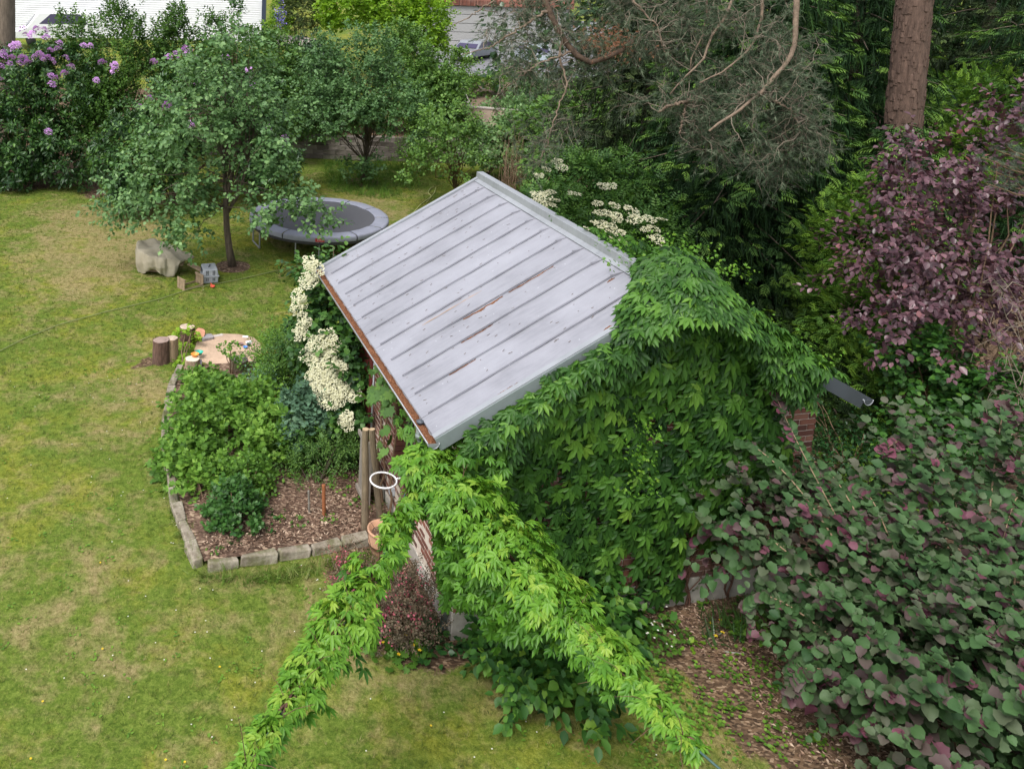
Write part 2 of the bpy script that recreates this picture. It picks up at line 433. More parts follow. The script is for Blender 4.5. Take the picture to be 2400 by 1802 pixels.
MULCH = [G2((1300, 1385), (1440, 1430), (1500, 1480), (1560, 1540), (1640, 1620), (1690, 1720), (1760, 1802), (2500, 1900), (2700, 1300), (1900, 1250), (1700, 1370)),
         [tuple(SW(-.9, 1.9)[:2]), tuple(SW(-.7, 1.0)[:2]), tuple(SW(-.6, .2)[:2]), tuple(SW(.2, -.3)[:2]), tuple(SW(1, .1)[:2]), tuple(SW(1, 6)[:2]), tuple(SW(-.3, 6)[:2]), tuple(SW(0, 2.2)[:2])],
         [tuple(SW(5, -.2)[:2]), tuple(SW(12, -1)[:2]), tuple(SW(30, 2)[:2]), tuple(SW(30, 30)[:2]), tuple(SW(9, 19)[:2]), tuple(SW(6.2, 7)[:2]), tuple(SW(-.4, 6)[:2]), tuple(SW(.4, 5)[:2])],
         G2((-60, 452), (60, 446), (150, 438), (240, 432), (240, 300), (-60, 300)), G2((200, 465), (240, 470), (250, 430), (200, 430))]
for px, py, r in ((545, 625, .55), (850, 428, .8), (330, 850, .35), (640, 1730, .0), (1790, 1690, .5)):
    c = gp(px, py); MULCH.append([(c[0] + r * math.cos(k), c[1] + r * math.sin(k)) for k in np.arange(8) * .785])
THIN = [G2((1280, 1420), (1480, 1600), (1640, 1802), (2000, 1802), (1850, 1560), (1600, 1500)),
        G2((740, 1330), (690, 1480), (820, 1640), (1000, 1660), (1180, 1640), (1300, 1700), (1200, 1560), (960, 1500), (900, 1330)),
        G2((0, 1040), (70, 1060), (60, 1200), (0, 1250)), G2((60, 1280), (200, 1250), (330, 1330), (200, 1440), (0, 1400)), G2((220, 900), (380, 800), (400, 1000), (260, 1050)),
        G2((100, 480), (380, 470), (420, 560), (200, 760), (60, 650)), G2((600, 560), (900, 590), (960, 500), (880, 450), (640, 480)), G2((150, 1350), (300, 1500), (200, 1650), (80, 1560))]
XY = V[:, :2]
MULCH.append([(-60, 36.6), (60, 36.6), (60, 46), (-60, 46)])
for nm, P, j in (('mulch', MULCH, .22), ('thin', THIN, .7)):
    a = me.attributes.new(nm, 'FLOAT', 'POINT'); a.data.foreach_set('value', softmask(XY, P, j).astype(np.float32))
LUSH = [G2((330, 880), (395, 900), (470, 1330), (560, 1345), (800, 1300), (700, 1400), (430, 1400), (300, 1100)), G2((0, 440), (260, 440), (520, 620), (300, 600), (0, 520)), G2((600, 640), (700, 760), (500, 760), (450, 700)), G2((690, 360), (960, 365), (1000, 430), (660, 430)), G2((0, 1300), (300, 1330), (400, 1802), (0, 1802))]
a = me.attributes.new('lush', 'FLOAT', 'POINT'); a.data.foreach_set('value', softmask(XY, LUSH, .8).astype(np.float32))
k = NT('lawn'); g = k.n('NewGeometry').outputs['Position']
n1 = k.noise(.55, 5, .6, g); n2 = k.noise(3.2, 6, .7, g); n3 = k.noise(28, 5, .75, g); n4 = k.noise(90, 3, .8, g); n5 = k.noise(1.3, 5, .65, g, .6); n6 = k.noise(9, 6, .72, g)
blade = k.math('ADD', k.math('MULTIPLY', n3, .36), k.math('ADD', k.math('MULTIPLY', n4, .3), k.math('MULTIPLY', n6, .34)))
green = k.ramp(blade, [(.40, (.038, .072, .009)), (.5, (.105, .155, .022)), (.60, (.20, .25, .05))])
moss = k.ramp(blade, [(.40, (.075, .085, .009)), (.5, (.19, .205, .024)), (.60, (.30, .30, .055))])
tan = k.ramp(blade, [(.40, (.10, .08, .032)), (.5, (.26, .205, .095)), (.60, (.40, .32, .17))])
fm = k.math('ADD', k.math('MULTIPLY', n1, .7), k.math('MULTIPLY', n2, .3))
fm = k.math('SUBTRACT', fm, k.math('MULTIPLY', k.attr('lush'), .09))
c = k.mix(k.ramp(fm, [(.46, (0, 0, 0)), (.60, (1, 1, 1))]), green, moss)
ft = k.math('ADD', k.math('ADD', k.math('MULTIPLY', n5, .6), k.math('MULTIPLY', n2, .4)), k.math('MULTIPLY', k.attr('thin'), .15))
c = k.mix(k.ramp(ft, [(.50, (0, 0, 0)), (.66, (.85, .85, .85))]), c, tan)
chip = k.n('TexVoronoi'); chip.inputs['Scale'].default_value = 26; chip.inputs['Randomness'].default_value = 1
mp = k.n('Mapping'); mp.inputs['Scale'].default_value = (1, 1.9, 1); mp.inputs['Rotation'].default_value = (0, 0, .6); k.l(g, mp.inputs[0])
wv = k.mix(.12, mp.outputs[0], k.n('TexNoise').outputs['Color']); k.l(wv, chip.inputs['Vector'])
cs = k.n('SeparateColor'); k.l(chip.outputs['Color'], cs.inputs[0])
mul = k.ramp(cs.outputs[0], [(0, (.045, .028, .018)), (.35, (.12, .075, .045)), (.75, (.22, .14, .085)), (.95, (.38, .27, .18))])
mul = k.mix(k.ramp(n2, [(.35, (0, 0, 0)), (.62, (.6, .6, .6))]), mul, (.06, .042, .03))
mm = k.math('ADD', k.attr('mulch'), k.math('MULTIPLY', k.math('SUBTRACT', n2, .5), .9))
mm2 = k.ramp(mm, [(.42, (0, 0, 0)), (.56, (1, 1, 1))])
c = k.mix(mm2, c, mul)
hgt = k.mix(mm2, k.math('MULTIPLY', blade, 1.0), k.math('MULTIPLY', cs.outputs[1], .8))
k.bump(hgt, .75, .035)
M_lawn = k.col(c, .95, 0, .1)
me.materials.append(M_lawn)
tag(link('ground', me), kind='structure')

# the same chips as a material of their own, for the bed
k = NT('bark_mulch'); g = k.coord('Object'); chip = k.n('TexVoronoi'); chip.inputs['Scale'].default_value = 22
mp = k.n('Mapping'); mp.inputs['Scale'].default_value = (1, 2.1, 1); mp.inputs['Rotation'].default_value = (0, 0, 1.1); k.l(g, mp.inputs[0]); k.l(k.mix(.1, mp.outputs[0], k.n('TexNoise').outputs['Color']), chip.inputs['Vector'])
cs = k.n('SeparateColor'); k.l(chip.outputs['Color'], cs.inputs[0])
c = k.ramp(cs.outputs[0], [(0, (.055, .035, .025)), (.4, (.14, .085, .06)), (.78, (.25, .165, .12)), (.96, (.46, .34, .24))])
c = k.mix(k.ramp(k.noise(2.5, 5, .6, g), [(.38, (0, 0, 0)), (.65, (.7, .7, .7))]), c, (.07, .045, .033))
k.bump(cs.outputs[1], .9, .03); M_mulch = k.col(c, .95, 0, .1)

# ---- planting bed inside the stone edging (raised a little)
bed = [SW(u, v) for u, v in ((-2.44, 2.08), (-1.4, 2.1), (0.1, 2.22), (.45, 2.3), (.45, 7.9), (-2.3, 7.9), (-2.6, 6.9), (-2.74, 5.3), (-2.74, 4.2), (-2.66, 3.3), (-2.56, 2.6))]
mb = MB(); cen = np.mean(bed, 0)
nb = len(bed); rings = []
for f in (1., .75, .5, .25, .02): rings.append([cen + (p - cen) * f + np.array([0, 0, .10 + .05 * (1 - f)]) for p in bed])
mb.add([p for r_ in rings for p in r_], [(i * nb + j, i * nb + (j + 1) % nb, (i + 1) * nb + (j + 1) % nb, (i + 1) * nb + j) for i in range(4) for j in range(nb)])
tag(mb.build('garden_bed', M_mulch, smooth=True), kind='structure')

# ---- sandpit sand
def px_sheet(name, pts, mat, h, lift):
    P = [gp(x, y) for x, y in pts]; c = np.mean(P, 0); n = len(P); mb = MB(); R_ = []
    for f, z in ((1, h), (.8, h + lift * .7), (.5, h + lift), (.2, h + lift * .8)):
        R_ += [c + (p - c) * f + np.array([0, 0, z + rng.uniform(-.015, .015) * (f < 1)]) for p in P]
    mb.add(R_ + [c + np.array([0, 0, h + lift])], [(i * n + j, i * n + (j + 1) % n, (i + 1) * n + (j + 1) % n, (i + 1) * n + j) for i in range(3) for j in range(n)] + [(3 * n + j, 3 * n + (j + 1) % n, 4 * n) for j in range(n)])
    return tag(mb.build(name, mat, smooth=True), kind='structure')
M_sand = plain('sand', (.50, .36, .26), .95, var=.22, scale=3, bump=.5, spec=.1)
px_sheet('sandpit', ((455, 822), (462, 800), (480, 788), (520, 783), (560, 784), (595, 792), (610, 806), (612, 830), (590, 850), (540, 860), (490, 856), (460, 842)), M_sand, .01, .07)

# ---- road and forecourt beyond the garden
k = plain('asphalt', (.20, .20, .215), .9, var=.15, scale=2, bump=.2)
P = [gpt(x, y) for x, y in ((1010, 175), (1300, 190), (1700, 150), (1500, 60), (1200, 40), (960, 52), (960, 110))]
mb = MB(); mb.add([p + np.array([0, 0, .03]) for p in P], [tuple(range(len(P)))]); tag(mb.build('driveway', k), kind='structure')
k = plain('garden_soil', (.20, .14, .10), .95, var=.3, scale=1.5, bump=.4)
P = [gpt(x, y) for x, y in ((1020, 285), (1400, 300), (1400, 190), (1180, 180), (1040, 215))]
mb = MB(); mb.add([p + np.array([0, 0, .02]) for p in P], [tuple(range(len(P)))]); tag(mb.build('bare_soil', k), kind='structure')
P = [gpt(x, y) for x, y in ((610, 100), (720, 118), (740, 92), (620, 78))]
mb = MB(); mb.add([p + np.array([0, 0, .03]) for p in P], [(0, 1, 2, 3)]); tag(mb.build('garden_path', plain('path_stone', (.32, .27, .24), .9, var=.2)), kind='structure')

# ================================================================ THE SHED
M_mortar = plain('mortar', (.58, .50, .42), .95, var=.2, scale=12)
k = NT('brick'); t = k.attr(); n = k.noise(14, 5, .7, k.coord('Object')); n2 = k.noise(1.1, 4, .6, k.n('NewGeometry').outputs['Position'])
c = k.ramp(t, [(0, (.085, .040, .032)), (.3, (.17, .068, .05)), (.7, (.27, .105, .072)), (1, (.34, .17, .12))])
c = k.mix(k.math('MULTIPLY', n, .45), c, (.10, .06, .05)); c = k.mix(k.ramp(n2, [(.5, (0, 0, 0)), (.75, (.35, .35, .35))]), c, (.38, .31, .27))
k.bump(n, .5, .006); M_brick = k.col(c, .9, 0, .2)
M_plinth = plain('plinth_render', (.46, .43, .38), .9, var=.3, scale=1.8, bump=.5)
def metal(name, base, rough=.42, dirt=True, metallic=.3):
    k = NT(name); v = k.coord('Object')
    a = k.noise(.9, 5, .6, v); m = k.n('Mapping'); m.inputs['Scale'].default_value = (1.2, 9, 1.2); k.l(v, m.inputs[0]); st = k.noise(2.2, 6, .75, m.outputs[0]); fi = k.noise(60, 3, .8, v)
    c = k.ramp(k.math('ADD', k.math('MULTIPLY', a, .6), k.math('MULTIPLY', st, .4)), [(.32, tuple(x * .72 for x in base)), (.5, base), (.68, tuple(min(1, x * 1.18) for x in base))])
    if dirt:
        vo = k.n('TexVoronoi'); vo.inputs['Scale'].default_value = 9; k.l(v, vo.inputs['Vector'])
        spot = k.ramp(vo.outputs['Distance'], [(.05, (1, 1, 1)), (.09, (0, 0, 0))]); vo2 = k.n('SeparateColor'); k.l(vo.outputs['Color'], vo2.inputs[0])
        sp = k.math('MULTIPLY', spot, k.math('GREATER_THAN', vo2.outputs[0], .5)); c = k.mix(k.math('MULTIPLY', sp, .7), c, (.68, .68, .72))
        dk = k.ramp(k.noise(40, 6, .9, m.outputs[0]), [(.55, (0, 0, 0)), (.64, (1, 1, 1))]); c = k.mix(k.math('MULTIPLY', dk, .5), c, (.16, .14, .14))
    k.bump(k.math('ADD', a, k.math('MULTIPLY', fi, .15)), .12, .02)
    return k.col(c, k.ramp(st, [(.3, (rough - .08,) * 3), (.7, (rough + .14,) * 3)]), metallic, .5)
M_zinc = metal('zinc_sheet', (.33, .33, .37), .46)
M_zinc_lt = metal('zinc_edge', (.33, .345, .37), dirt=False)
M_zinc_gn = metal('zinc_weathered', (.25, .29, .29), .55, False)
M_dark = metal('dark_sheet', (.075, .085, .10), .45, False, .2)
k = NT('larch_needles'); v = k.coord('Object'); n = k.noise(70, 4, .8, v); n2 = k.noise(9, 4, .6, v)
k.bump(n, 1, .02); M_litter = k.col(k.mix(k.ramp(n2, [(.35, (0, 0, 0)), (.7, (.5, .5, .5))]), k.ramp(n, [(.35, (.07, .028, .014)), (.5, (.24, .10, .05)), (.65, (.46, .24, .13))]), (.14, .06, .03)), .95, 0, .1)

shed = thing('brick_shed', 'red brick garden shed with sloping grey metal roof, its gable overgrown by creeper', 'shed', SO, YAW)
W_, L_, EZ, RZ, OE, OG = 5.998, 5.721, 2.907, 4.522, .469, .238
SL = math.atan2(RZ - EZ, W_ / 2)
u0_, u1_, v0_, v1_ = OE, W_ - OE, OG, L_ - OG
def roofz(u): return EZ + (RZ - EZ) * (1 - abs(u - W_ / 2) / (W_ / 2))
PZ = .38
WV0, WV1, WZ0, WZ1 = 1.85, 2.68, 1.02, 2.15                       # window in the left wall
# mortar core: left wall in four pieces round the window, other walls whole
mb = MB(); e = .03
def wallbox(a, b): mb.box((np.array(a) + np.array(b)) / 2, np.abs(np.array(b) - np.array(a)))
e = .008; ti = u0_ - .002; zt = roofz(u0_) - .12
for (va, vb, za, zb) in ((v0_ + e, WV0 - e, .03, zt), (WV1 + e, v1_ - e, .03, zt), (WV0 - e, WV1 + e, .03, WZ0 - .04), (WV0 - e, WV1 + e, WZ1 + e, zt)):
    wallbox((ti, va, za), (ti + .24, vb, zb))
gab = [(u0_ + .27 + e, .03), (u1_ - e, .03), (u1_ - e, roofz(u1_) - .12), (W_ / 2, RZ - .12), (u0_ + .27 + e, roofz(u0_ + .3) - .12)]
for vv, vd in ((v0_ + e, .2), (v1_ - .2 - e, .2)):
    n = len(gab); mb.add([(u, vv, z) for u, z in gab] + [(u, vv + vd, z) for u, z in gab], [tuple(range(n)), tuple(range(2 * n - 1, n - 1, -1))] + [(i, i + n, (i + 1) % n + n, (i + 1) % n) for i in range(n)])
wallbox((u1_ - .25, v0_ + .25, .03), (u1_ - e, v1_ - .25, zt))
mb.build('mortar_wall', M_mortar, shed)
mb = MB()
for za, zb, o_ in ((-.05, PZ, .012),):
    mb.box(((u0_ + u1_) / 2, v0_ + .05, (za + zb) / 2), (u1_ - u0_ + 2 * o_, .12, zb - za)); mb.box(((u0_ + u1_) / 2, v1_ - .05, (za + zb) / 2), (u1_ - u0_ + 2 * o_, .12, zb - za))
    mb.box((u0_ + .05, (v0_ + v1_) / 2, (za + zb) / 2 - .06), (.125, v1_ - v0_ - .24, zb - za - .12)); mb.box((u1_ - .05, (v0_ + v1_) / 2, (za + zb) / 2), (.125, v1_ - v0_ - .24, zb - za))
mb.build('plinth', M_plinth, shed, bevel=.012)
# bricks
CO, BL = .083, .26
bricks = []            # centre, size, axis(0 along u,1 along v)
def course(a0, a1, z, fixed, axis, face, skip=None, odd=False):
    x = a0 - (BL / 2 if odd else 0)
    while x < a1 - .02:
        s, e_ = max(x, a0), min(x + BL - .012, a1)
        if e_ - s > .04 and not (skip and skip(s, e_)):
            L = e_ - s; c = [0, 0, z + CO / 2]
            if axis == 1: c[1] = (s + e_) / 2; c[0] = fixed + face * .05; size = (.11, L - .007, CO - .019)
            else: c[0] = (s + e_) / 2; c[1] = fixed + face * .05; size = (L - .007, .11, CO - .019)
            bricks.append((c, size, axis))
        x += BL
nz = int((RZ - .1 - PZ) / CO)
for i in range(nz):
    z = PZ + i * CO
    if z + CO < zt + .05:
        inside = z + CO > WZ0 and z < WZ1
        if inside:
            course(v0_ + .12, WV0, z, u0_, 1, 1, odd=i % 2); course(WV1, v1_, z, u0_, 1, 1, odd=i % 2)
        else: course(v0_ + .12, v1_, z, u0_, 1, 1, odd=i % 2)
    hw = (RZ - .16 - z - CO) / math.tan(SL) if z + CO > roofz(u0_) - .16 else 99
    a0, a1 = max(u0_, W_ / 2 - hw), min(u1_, W_ / 2 + hw)
    if a1 - a0 > .3: course(a0, a1, z, v0_, 0, 1, odd=i % 2)
z = PZ - .09                                                   # the left plinth is one course lower
for i in range(1): course(v0_ + .12, v1_, PZ - CO, u0_, 1, 1, odd=True)
BC = np.array([SW(*b[0]) for b in bricks]); BQ = proj(BC)
VIS = [((860, 880), (935, 880), (990, 1150), (1010, 1390), (940, 1270), (900, 1220), (870, 1050)), ((1035, 1300), (1110, 1330), (1150, 1460), (1040, 1460)),
       ((1440, 1250), (1600, 1230), (1760, 1130), (1950, 900), (1930, 1100), (1880, 1350), (1480, 1430))]
sc_ = np.zeros(len(bricks))
for pl in VIS: sc_ += inpoly(BQ, pl)
sc_ += rng.uniform(0, .1, len(bricks)); order = np.argsort(-sc_)
lib = {}; mb = MB()
for rank, i in enumerate(order):
    c, size, ax = bricks[i]; jit = rng.uniform(-.004, .004)
    c = list(c); c[0 if ax == 1 else 1] += jit
    if rank < 295:
        kk = (round(size[0], 2), round(size[1], 2), int(rng.integers(0, 6)))
        if kk not in lib:
            m_ = MB(); m_.box((0, 0, 0), size, t=(kk[2] + .5) / 6, jit=.0025); lib[kk] = mesh_np('brick', m_.v, m_.f, M_brick, tint=m_.t)
        link('brick', lib[kk], shed, c)
    else: mb.box(c, size, t=rng.uniform(0, 1))
tag(mb.build('brickwork', M_brick, shed), kind='stuff')
# window: far reveal, frame, pane, tiled sill
M_red = plain('red_paint', (.16, .035, .03), .5, var=.2, scale=5); M_wood_gr = plain('weathered_wood', (.25, .22, .19), .85, var=.3, scale=6, streak=(8, 8, 1))
k = NT('window_glass'); k.p.inputs['Base Color'].default_value = (.02, .025, .03, 1); k.p.inputs['Roughness'].default_value = .08; M_glass = k.m
win = MB(); ud = u0_ + .2
for a, b in (((ud, WV0, WZ0), (ud, WV0, WZ1)), ((ud, WV1, WZ0), (ud, WV1, WZ1)), ((ud, WV0, WZ0 + .03), (ud, WV1, WZ0 + .03)), ((ud, WV0, WZ1), (ud, WV1, WZ1)), ((ud, (WV0 + WV1) / 2, WZ0), (ud, (WV0 + WV1) / 2, WZ1))):
    win.bar(a, b, .06, .06, up=(1, .01, 0))
wo = win.build('window', M_wood_gr, shed, loc=(0, 0, 0)); mb = MB(); mb.box((ud + .02, (WV0 + WV1) / 2, (WZ0 + WZ1) / 2), (.006, WV1 - WV0, WZ1 - WZ0)); mb.build('pane', M_glass, wo)
for i in range(int((WZ1 - WZ0) / CO)):
    m_ = MB(); m_.box((0, 0, 0), (.16, .05, CO - .014), t=rng.uniform(.1, .6)); m_.build('brick', M_brick, shed, loc=(u0_ + .09, WV1 - .012, WZ0 + CO * (i + .5)))
M_tile = plain('sill_tile', (.15, .075, .062), .55, var=.2, scale=9)
for i in range(6):
    m_ = MB(); m_.box((0, 0, 0), (.30, .148, .028)); o = m_.build('sill_tile', M_tile, shed, loc=(u0_ + .03, WV0 + .03 + i * .153 - .05, WZ0 - .02), bevel=.004); o.rotation_euler = (0, rad(-14), 0)
# dark red door frame farther along, and thin grey pipe
mb = MB()
for v in (3.75, 4.65): mb.bar((u0_ - .02, v, .1), (u0_ - .02, v, 2.35), .1, .12, up=(1, 0, 0))
mb.bar((u0_ - .02, 3.7, 2.35), (u0_ - .02, 4.7, 2.35), .12, .1); d_ = mb.build('door_frame', M_red, shed)
mb = MB()
for i in range(6): mb.box((u0_ - .03, 3.88 + i * .13, 1.2), (.035, .124, 2.15))
mb.build('door', M_red, shed)
mb = MB(); mb.tube([(u0_ - .06, 3.6, .2), (u0_ - .06, 3.6, 2.4)], .018, 8); mb.build('pipe', M_zinc_lt, shed, smooth=True)
mb = MB(); mb.box((0, 0, 0), (.07, .09, .13)); mb.box((-.04, 0, .01), (.02, .07, .08)); mb.build('socket_box', plain('grey_plastic', (.45, .48, .52), .5, var=.08), shed, loc=(u0_ - .035, 2.55, .52), bevel=.008)

# roof: right slope (dark) in sheets, left slope of standing seam panels
su = np.array([math.cos(SL), 0, math.sin(SL)]); nn = np.array([-math.sin(SL), 0, math.cos(SL)])
slen = (W_ / 2) / math.cos(SL); NP_ = 12; pw = L_ / NP_
Rl = np.stack([su, np.array([0, 1., 0]), nn], 1)
for i in range(NP_):
    m_ = MB(); c = np.array([0, (i + .5) * pw, EZ]) + su * slen / 2 + nn * .012
    def fn(a, b, c=c): return c + su * (a - .5) * slen + np.array([0, (b - .5) * (pw - .004), 0]) + nn * (.004 * math.sin(a * 9 + i * 2.1) * math.sin(b * 3.14) + .003 * math.sin(a * 23 + i))
    m_.grid(fn, 18, 4)
    m_.build('roof_panel', M_zinc, shed, smooth=True)
for i in range(1, NP_):
    m_ = MB(); y = i * pw; a = np.array([0, y, EZ]) + su * .10 + nn * .034; b = np.array([0, y, EZ]) + su * (slen - .30) + nn * .034
    m_.bar(a, b, .011, .022, up=nn); c2 = np.array([0, y, EZ]) + su * (slen - .12) + nn * .014
    x0, x1 = b + np.array([0, -.011, 0]), b + np.array([0, .011, 0])
    m_.add([x0 + nn * .023, x1 + nn * .023, x1 - nn * .02, x0 - nn * .02, c2 + np.array([0, -.03, 0]), c2 + np.array([0, .03, 0])], [(0, 1, 5, 4), (1, 2, 5), (0, 4, 3)])
    m_.build('seam', M_zinc, shed)
su2 = np.array([math.cos(SL), 0, -math.sin(SL)]); nn2 = np.array([math.sin(SL), 0, math.cos(SL)]); ap = np.array([W_ / 2, 0, RZ])
for i in range(8):
    m_ = MB(); w8 = L_ / 8
    for j in range(2): m_.box(ap + su2 * (slen * (.5 * j + .25) + .02 * j) + np.array([0, (i + .5) * w8, 0]) + nn2 * (.012 - .0 * j), (slen * .5 + .04, w8 - .006, .012), R=np.stack([su2, np.array([0, 1., 0]), nn2], 1) if False else np.stack([su2, np.array([0, 1., 0]), nn2], 1))
    m_.build('roof_sheet', M_dark, shed)
# boards under the roof, rafters' ends
m_ = MB()
m_.box(np.array([0, L_ / 2, EZ]) + su * slen / 2 - nn * .055, (slen - .06, L_ - .1, .09), R=Rl)
m_.box(ap + np.array([0, L_ / 2, 0]) + su2 * slen / 2 - nn2 * .055, (slen - .06, L_ - .1, .09), R=np.stack([su2, np.array([0, 1., 0]), nn2], 1))
m_.build('roof_boards', plain('brown_board', (.12, .055, .028), .8, var=.3, scale=4, streak=(1, 8, 1)), shed)
# verge trims: light folded edge on top, weathered fascia on the face
for vv, sgn in ((0, -1), (L_, 1)):
    m_ = MB(); a = np.array([0, vv, EZ]) + nn * .03 - su * .01; b = a + su * (slen + .01)
    m_.bar(a + np.array([0, -sgn * .035, 0]), b + np.array([0, -sgn * .035, 0]), .075, .035, up=nn); m_.build('verge_trim', M_zinc_lt, shed)
    m_ = MB(); o_ = np.array([0, sgn * .008, 0]) - nn * .085; m_.bar(a + o_, b + o_, .012, .17, up=nn); m_.build('fascia', M_zinc_gn, shed)
    m_ = MB(); a = ap + np.array([0, vv, 0]); b = a + su2 * (slen + .01); o_ = np.array([0, sgn * .006, 0]) - nn2 * .055
    m_.bar(a + nn2 * .03 + su2 * .12 + np.array([0, -sgn * .04, 0]), b + nn2 * .03 + np.array([0, -sgn * .04, 0]), .08, .03, up=nn2); m_.bar(a + o_ + su2 * .08, b + o_, .012, .17, up=nn2); m_.build('verge_fascia', M_dark, shed)
m_ = MB(); m_.box((W_ / 2 + .0, L_ / 2, RZ + .055), (.13, L_ + .02, .12)); m_.box((W_ / 2 - .09, L_ / 2, RZ - .018), (.10, L_ - .0, .012), R=Rl); m_.build('ridge_cap', M_zinc_lt, shed, bevel=.006)
# gutters: half round channel with needle litter, end caps, hooks
def gutter(uc, zc, lit, mat_out):
    r = .072; m_ = MB(); n = 9
    prof = [(r * math.cos(math.pi + math.pi * i / n), r * math.sin(math.pi + math.pi * i / n)) for i in range(n + 1)]
    inn = [(x * .9, z * .9) for x, z in prof][::-1]; P2 = prof + inn; m = len(P2); V = []
    for v in (-.03, L_ + .03): V += [(uc + x, v, zc + z) for x, z in P2]
    F = [(i, (i + 1) % m, m + (i + 1) % m, m + i) for i in range(m)]; m_.add(V, F)
    for v in (-.03, L_ + .03): m_.add([(uc + x, v, zc + z) for x, z in prof] , [tuple(range(n + 1))])
    g_ = m_.build('gutter', mat_out, shed)
    m_ = MB(); m_.tube([(uc - r, -.03, zc + .004), (uc - r, L_ + .03, zc + .004)], .009, 6); m_.tube([(uc + x, -.032, zc + z) for x, z in prof], .006, 5); m_.build('bead', M_zinc_lt, g_, smooth=True)
    if lit:
        m_ = MB(); V = []
        m_.grid(lambda a, b: (uc + (b - .5) * r * 1.85, a * L_, zc - .022 + .012 * math.sin(a * 120) * math.sin(b * 3.1) + rng.uniform(-.006, .008) - .02 * abs(b - .5)), 90, 5)
        m_.build('needle_litter', M_litter, g_, smooth=True)
gutter(-.045, EZ - .012, True, M_zinc_lt); gutter(W_ + .045, EZ - .012, False, M_dark)
# downpipes
m_ = MB(); m_.tube([(-.045, .42, EZ - .07), (-.045, .42, EZ - .2), (.0, .42, EZ - .3), (OE - .12, .36, EZ - .62), (OE - .07, .34, EZ - .75), (OE - .07, .34, .05)], .042, 10)
for z in (2.45, 1.2, .4): m_.tube([(OE - .07 if z < 2.4 else -.045 + .0, .34 if z < 2.4 else .42, z + (.25 if z > 2.4 else 0)), (OE - .07 if z < 2.4 else -.045, .34 if z < 2.4 else .42, z + .05 + (.25 if z > 2.4 else 0))], .05, 10)
m_.build('downpipe', M_zinc_gn, shed, smooth=True)
m_ = MB(); m_.tube([(W_ + .045, .75, EZ - .07), (W_ + .045, .75, EZ - .28), (W_ - .12, .75, EZ - .48), (W_ - OE + .08, .75, EZ - .62), (W_ - OE + .08, .75, .1)], .042, 10); m_.build('downpipe', M_dark, shed, smooth=True)
m_ = MB(); m_.lathe([(0, 0), (.035, 0), (.05, .03), (.02, .05), (0, .05)], 8, (-.045, .42, EZ - .02)); m_.build('leaf_guard', M_dark, shed)
# drifts of larch needles and a rusty streak lying on the sheets
def drift(name, v, s0, s1, wd, mat, th=.014, seed=0):
    r = np.random.default_rng(seed); m_ = MB(); n = 24
    def fn(a, b):
        s = s0 + (s1 - s0) * a; ww = wd * (.25 + .75 * abs(math.sin(a * 9 + seed)) * (1 - abs(2 * a - 1) ** 3)) * (1 + r.uniform(-.3, .3))
        return np.array([0, v + b * ww, EZ]) + su * s + nn * (.014 + th * math.sin(b * 3.14) * (.4 + r.uniform(0, 1)))
    m_.grid(fn, n, 4); return tag(m_.build(name, mat, shed), kind='stuff')
M_rust = plain('rust_stain', (.42, .27, .16), .7, var=.25, scale=9, bump=.1)
for v, s0, s1, wd, sd_ in ((pw * 4 - .03, 1.25, 1.9, -.07, 1), (pw * 4 - .03, 2.0, 2.75, -.03, 2), (.09, 2.35, 3.0, .09, 3), (pw * 5 + .02, .4, 1.0, .02, 4), (pw * 3 - .02, 1.0, 1.5, -.025, 5), (pw * 2 - .02, .6, 1.0, -.015, 6), (.9, 3.0, 3.12, .05, 8), (.1, .9, 1.2, .04, 9)):
    drift('needle_drift', v, s0, s1, wd * .6, M_litter, .010, seed=sd_)
drift('rust_streak', pw * 5.05 - .13, .75, 1.75, .02, M_rust, .001, 7)

# bits of twig and leaf lying on the sheets
mb = MB()
for i in range(170):
    s_, v_ = rng.uniform(.1, slen - .2), rng.uniform(.05, L_ - .05); a = rng.uniform(-.5, .5); c = np.array([0, v_, EZ]) + su * s_ + nn * .019; d_ = su * math.cos(a) + np.array([0, 1., 0]) * math.sin(a); L8 = rng.uniform(.006, .028)
    mb.bar(c - d_ * L8, c + d_ * L8, rng.uniform(.003, .006), .003, up=nn)
tag(mb.build('roof_litter', plain('dry_litter', (.16, .12, .095), .9), shed), kind='stuff')

# ================================================================ VIRGINIA CREEPER
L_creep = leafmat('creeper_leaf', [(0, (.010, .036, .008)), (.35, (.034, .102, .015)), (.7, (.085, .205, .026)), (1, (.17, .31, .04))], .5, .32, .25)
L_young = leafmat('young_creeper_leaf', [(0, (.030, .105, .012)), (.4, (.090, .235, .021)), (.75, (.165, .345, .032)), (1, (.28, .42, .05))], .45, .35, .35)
L_stem_red = plain('vine_stem', (.12, .060, .04), .8, var=.3, scale=20)
COVER = [(985, 1050), (1060, 1000), (1180, 930), (1290, 860), (1350, 835), (1440, 770), (1460, 690), (1500, 640), (1570, 600), (1650, 600), (1760, 700), (1905, 830), (1905, 890), (1870, 905), (1855, 930), (1840, 1000),
         (1850, 1060), (1800, 1110), (1745, 1150), (1725, 1230), (1700, 1290), (1650, 1300), (1640, 1240), (1600, 1230), (1600, 1390), (1560, 1400), (1510, 1395), (1480, 1340), (1500, 1270), (1450, 1290), (1440, 1370),
         (1400, 1400), (1300, 1420), (1180, 1400), (1110, 1410), (1070, 1425), (1020, 1400), (1000, 1330), (985, 1200)]
HOLES = [[(1650, 880), (1880, 900), (1850, 945), (1690, 935)], [(1395, 985), (1460, 960), (1480, 1030), (1420, 1080)], [(1600, 1230), (1680, 1225), (1690, 1330), (1600, 1330)], [(1860, 930), (1930, 900), (1920, 1100), (1850, 1100)], [(1560, 880), (1640, 850), (1660, 900), (1600, 930)]]
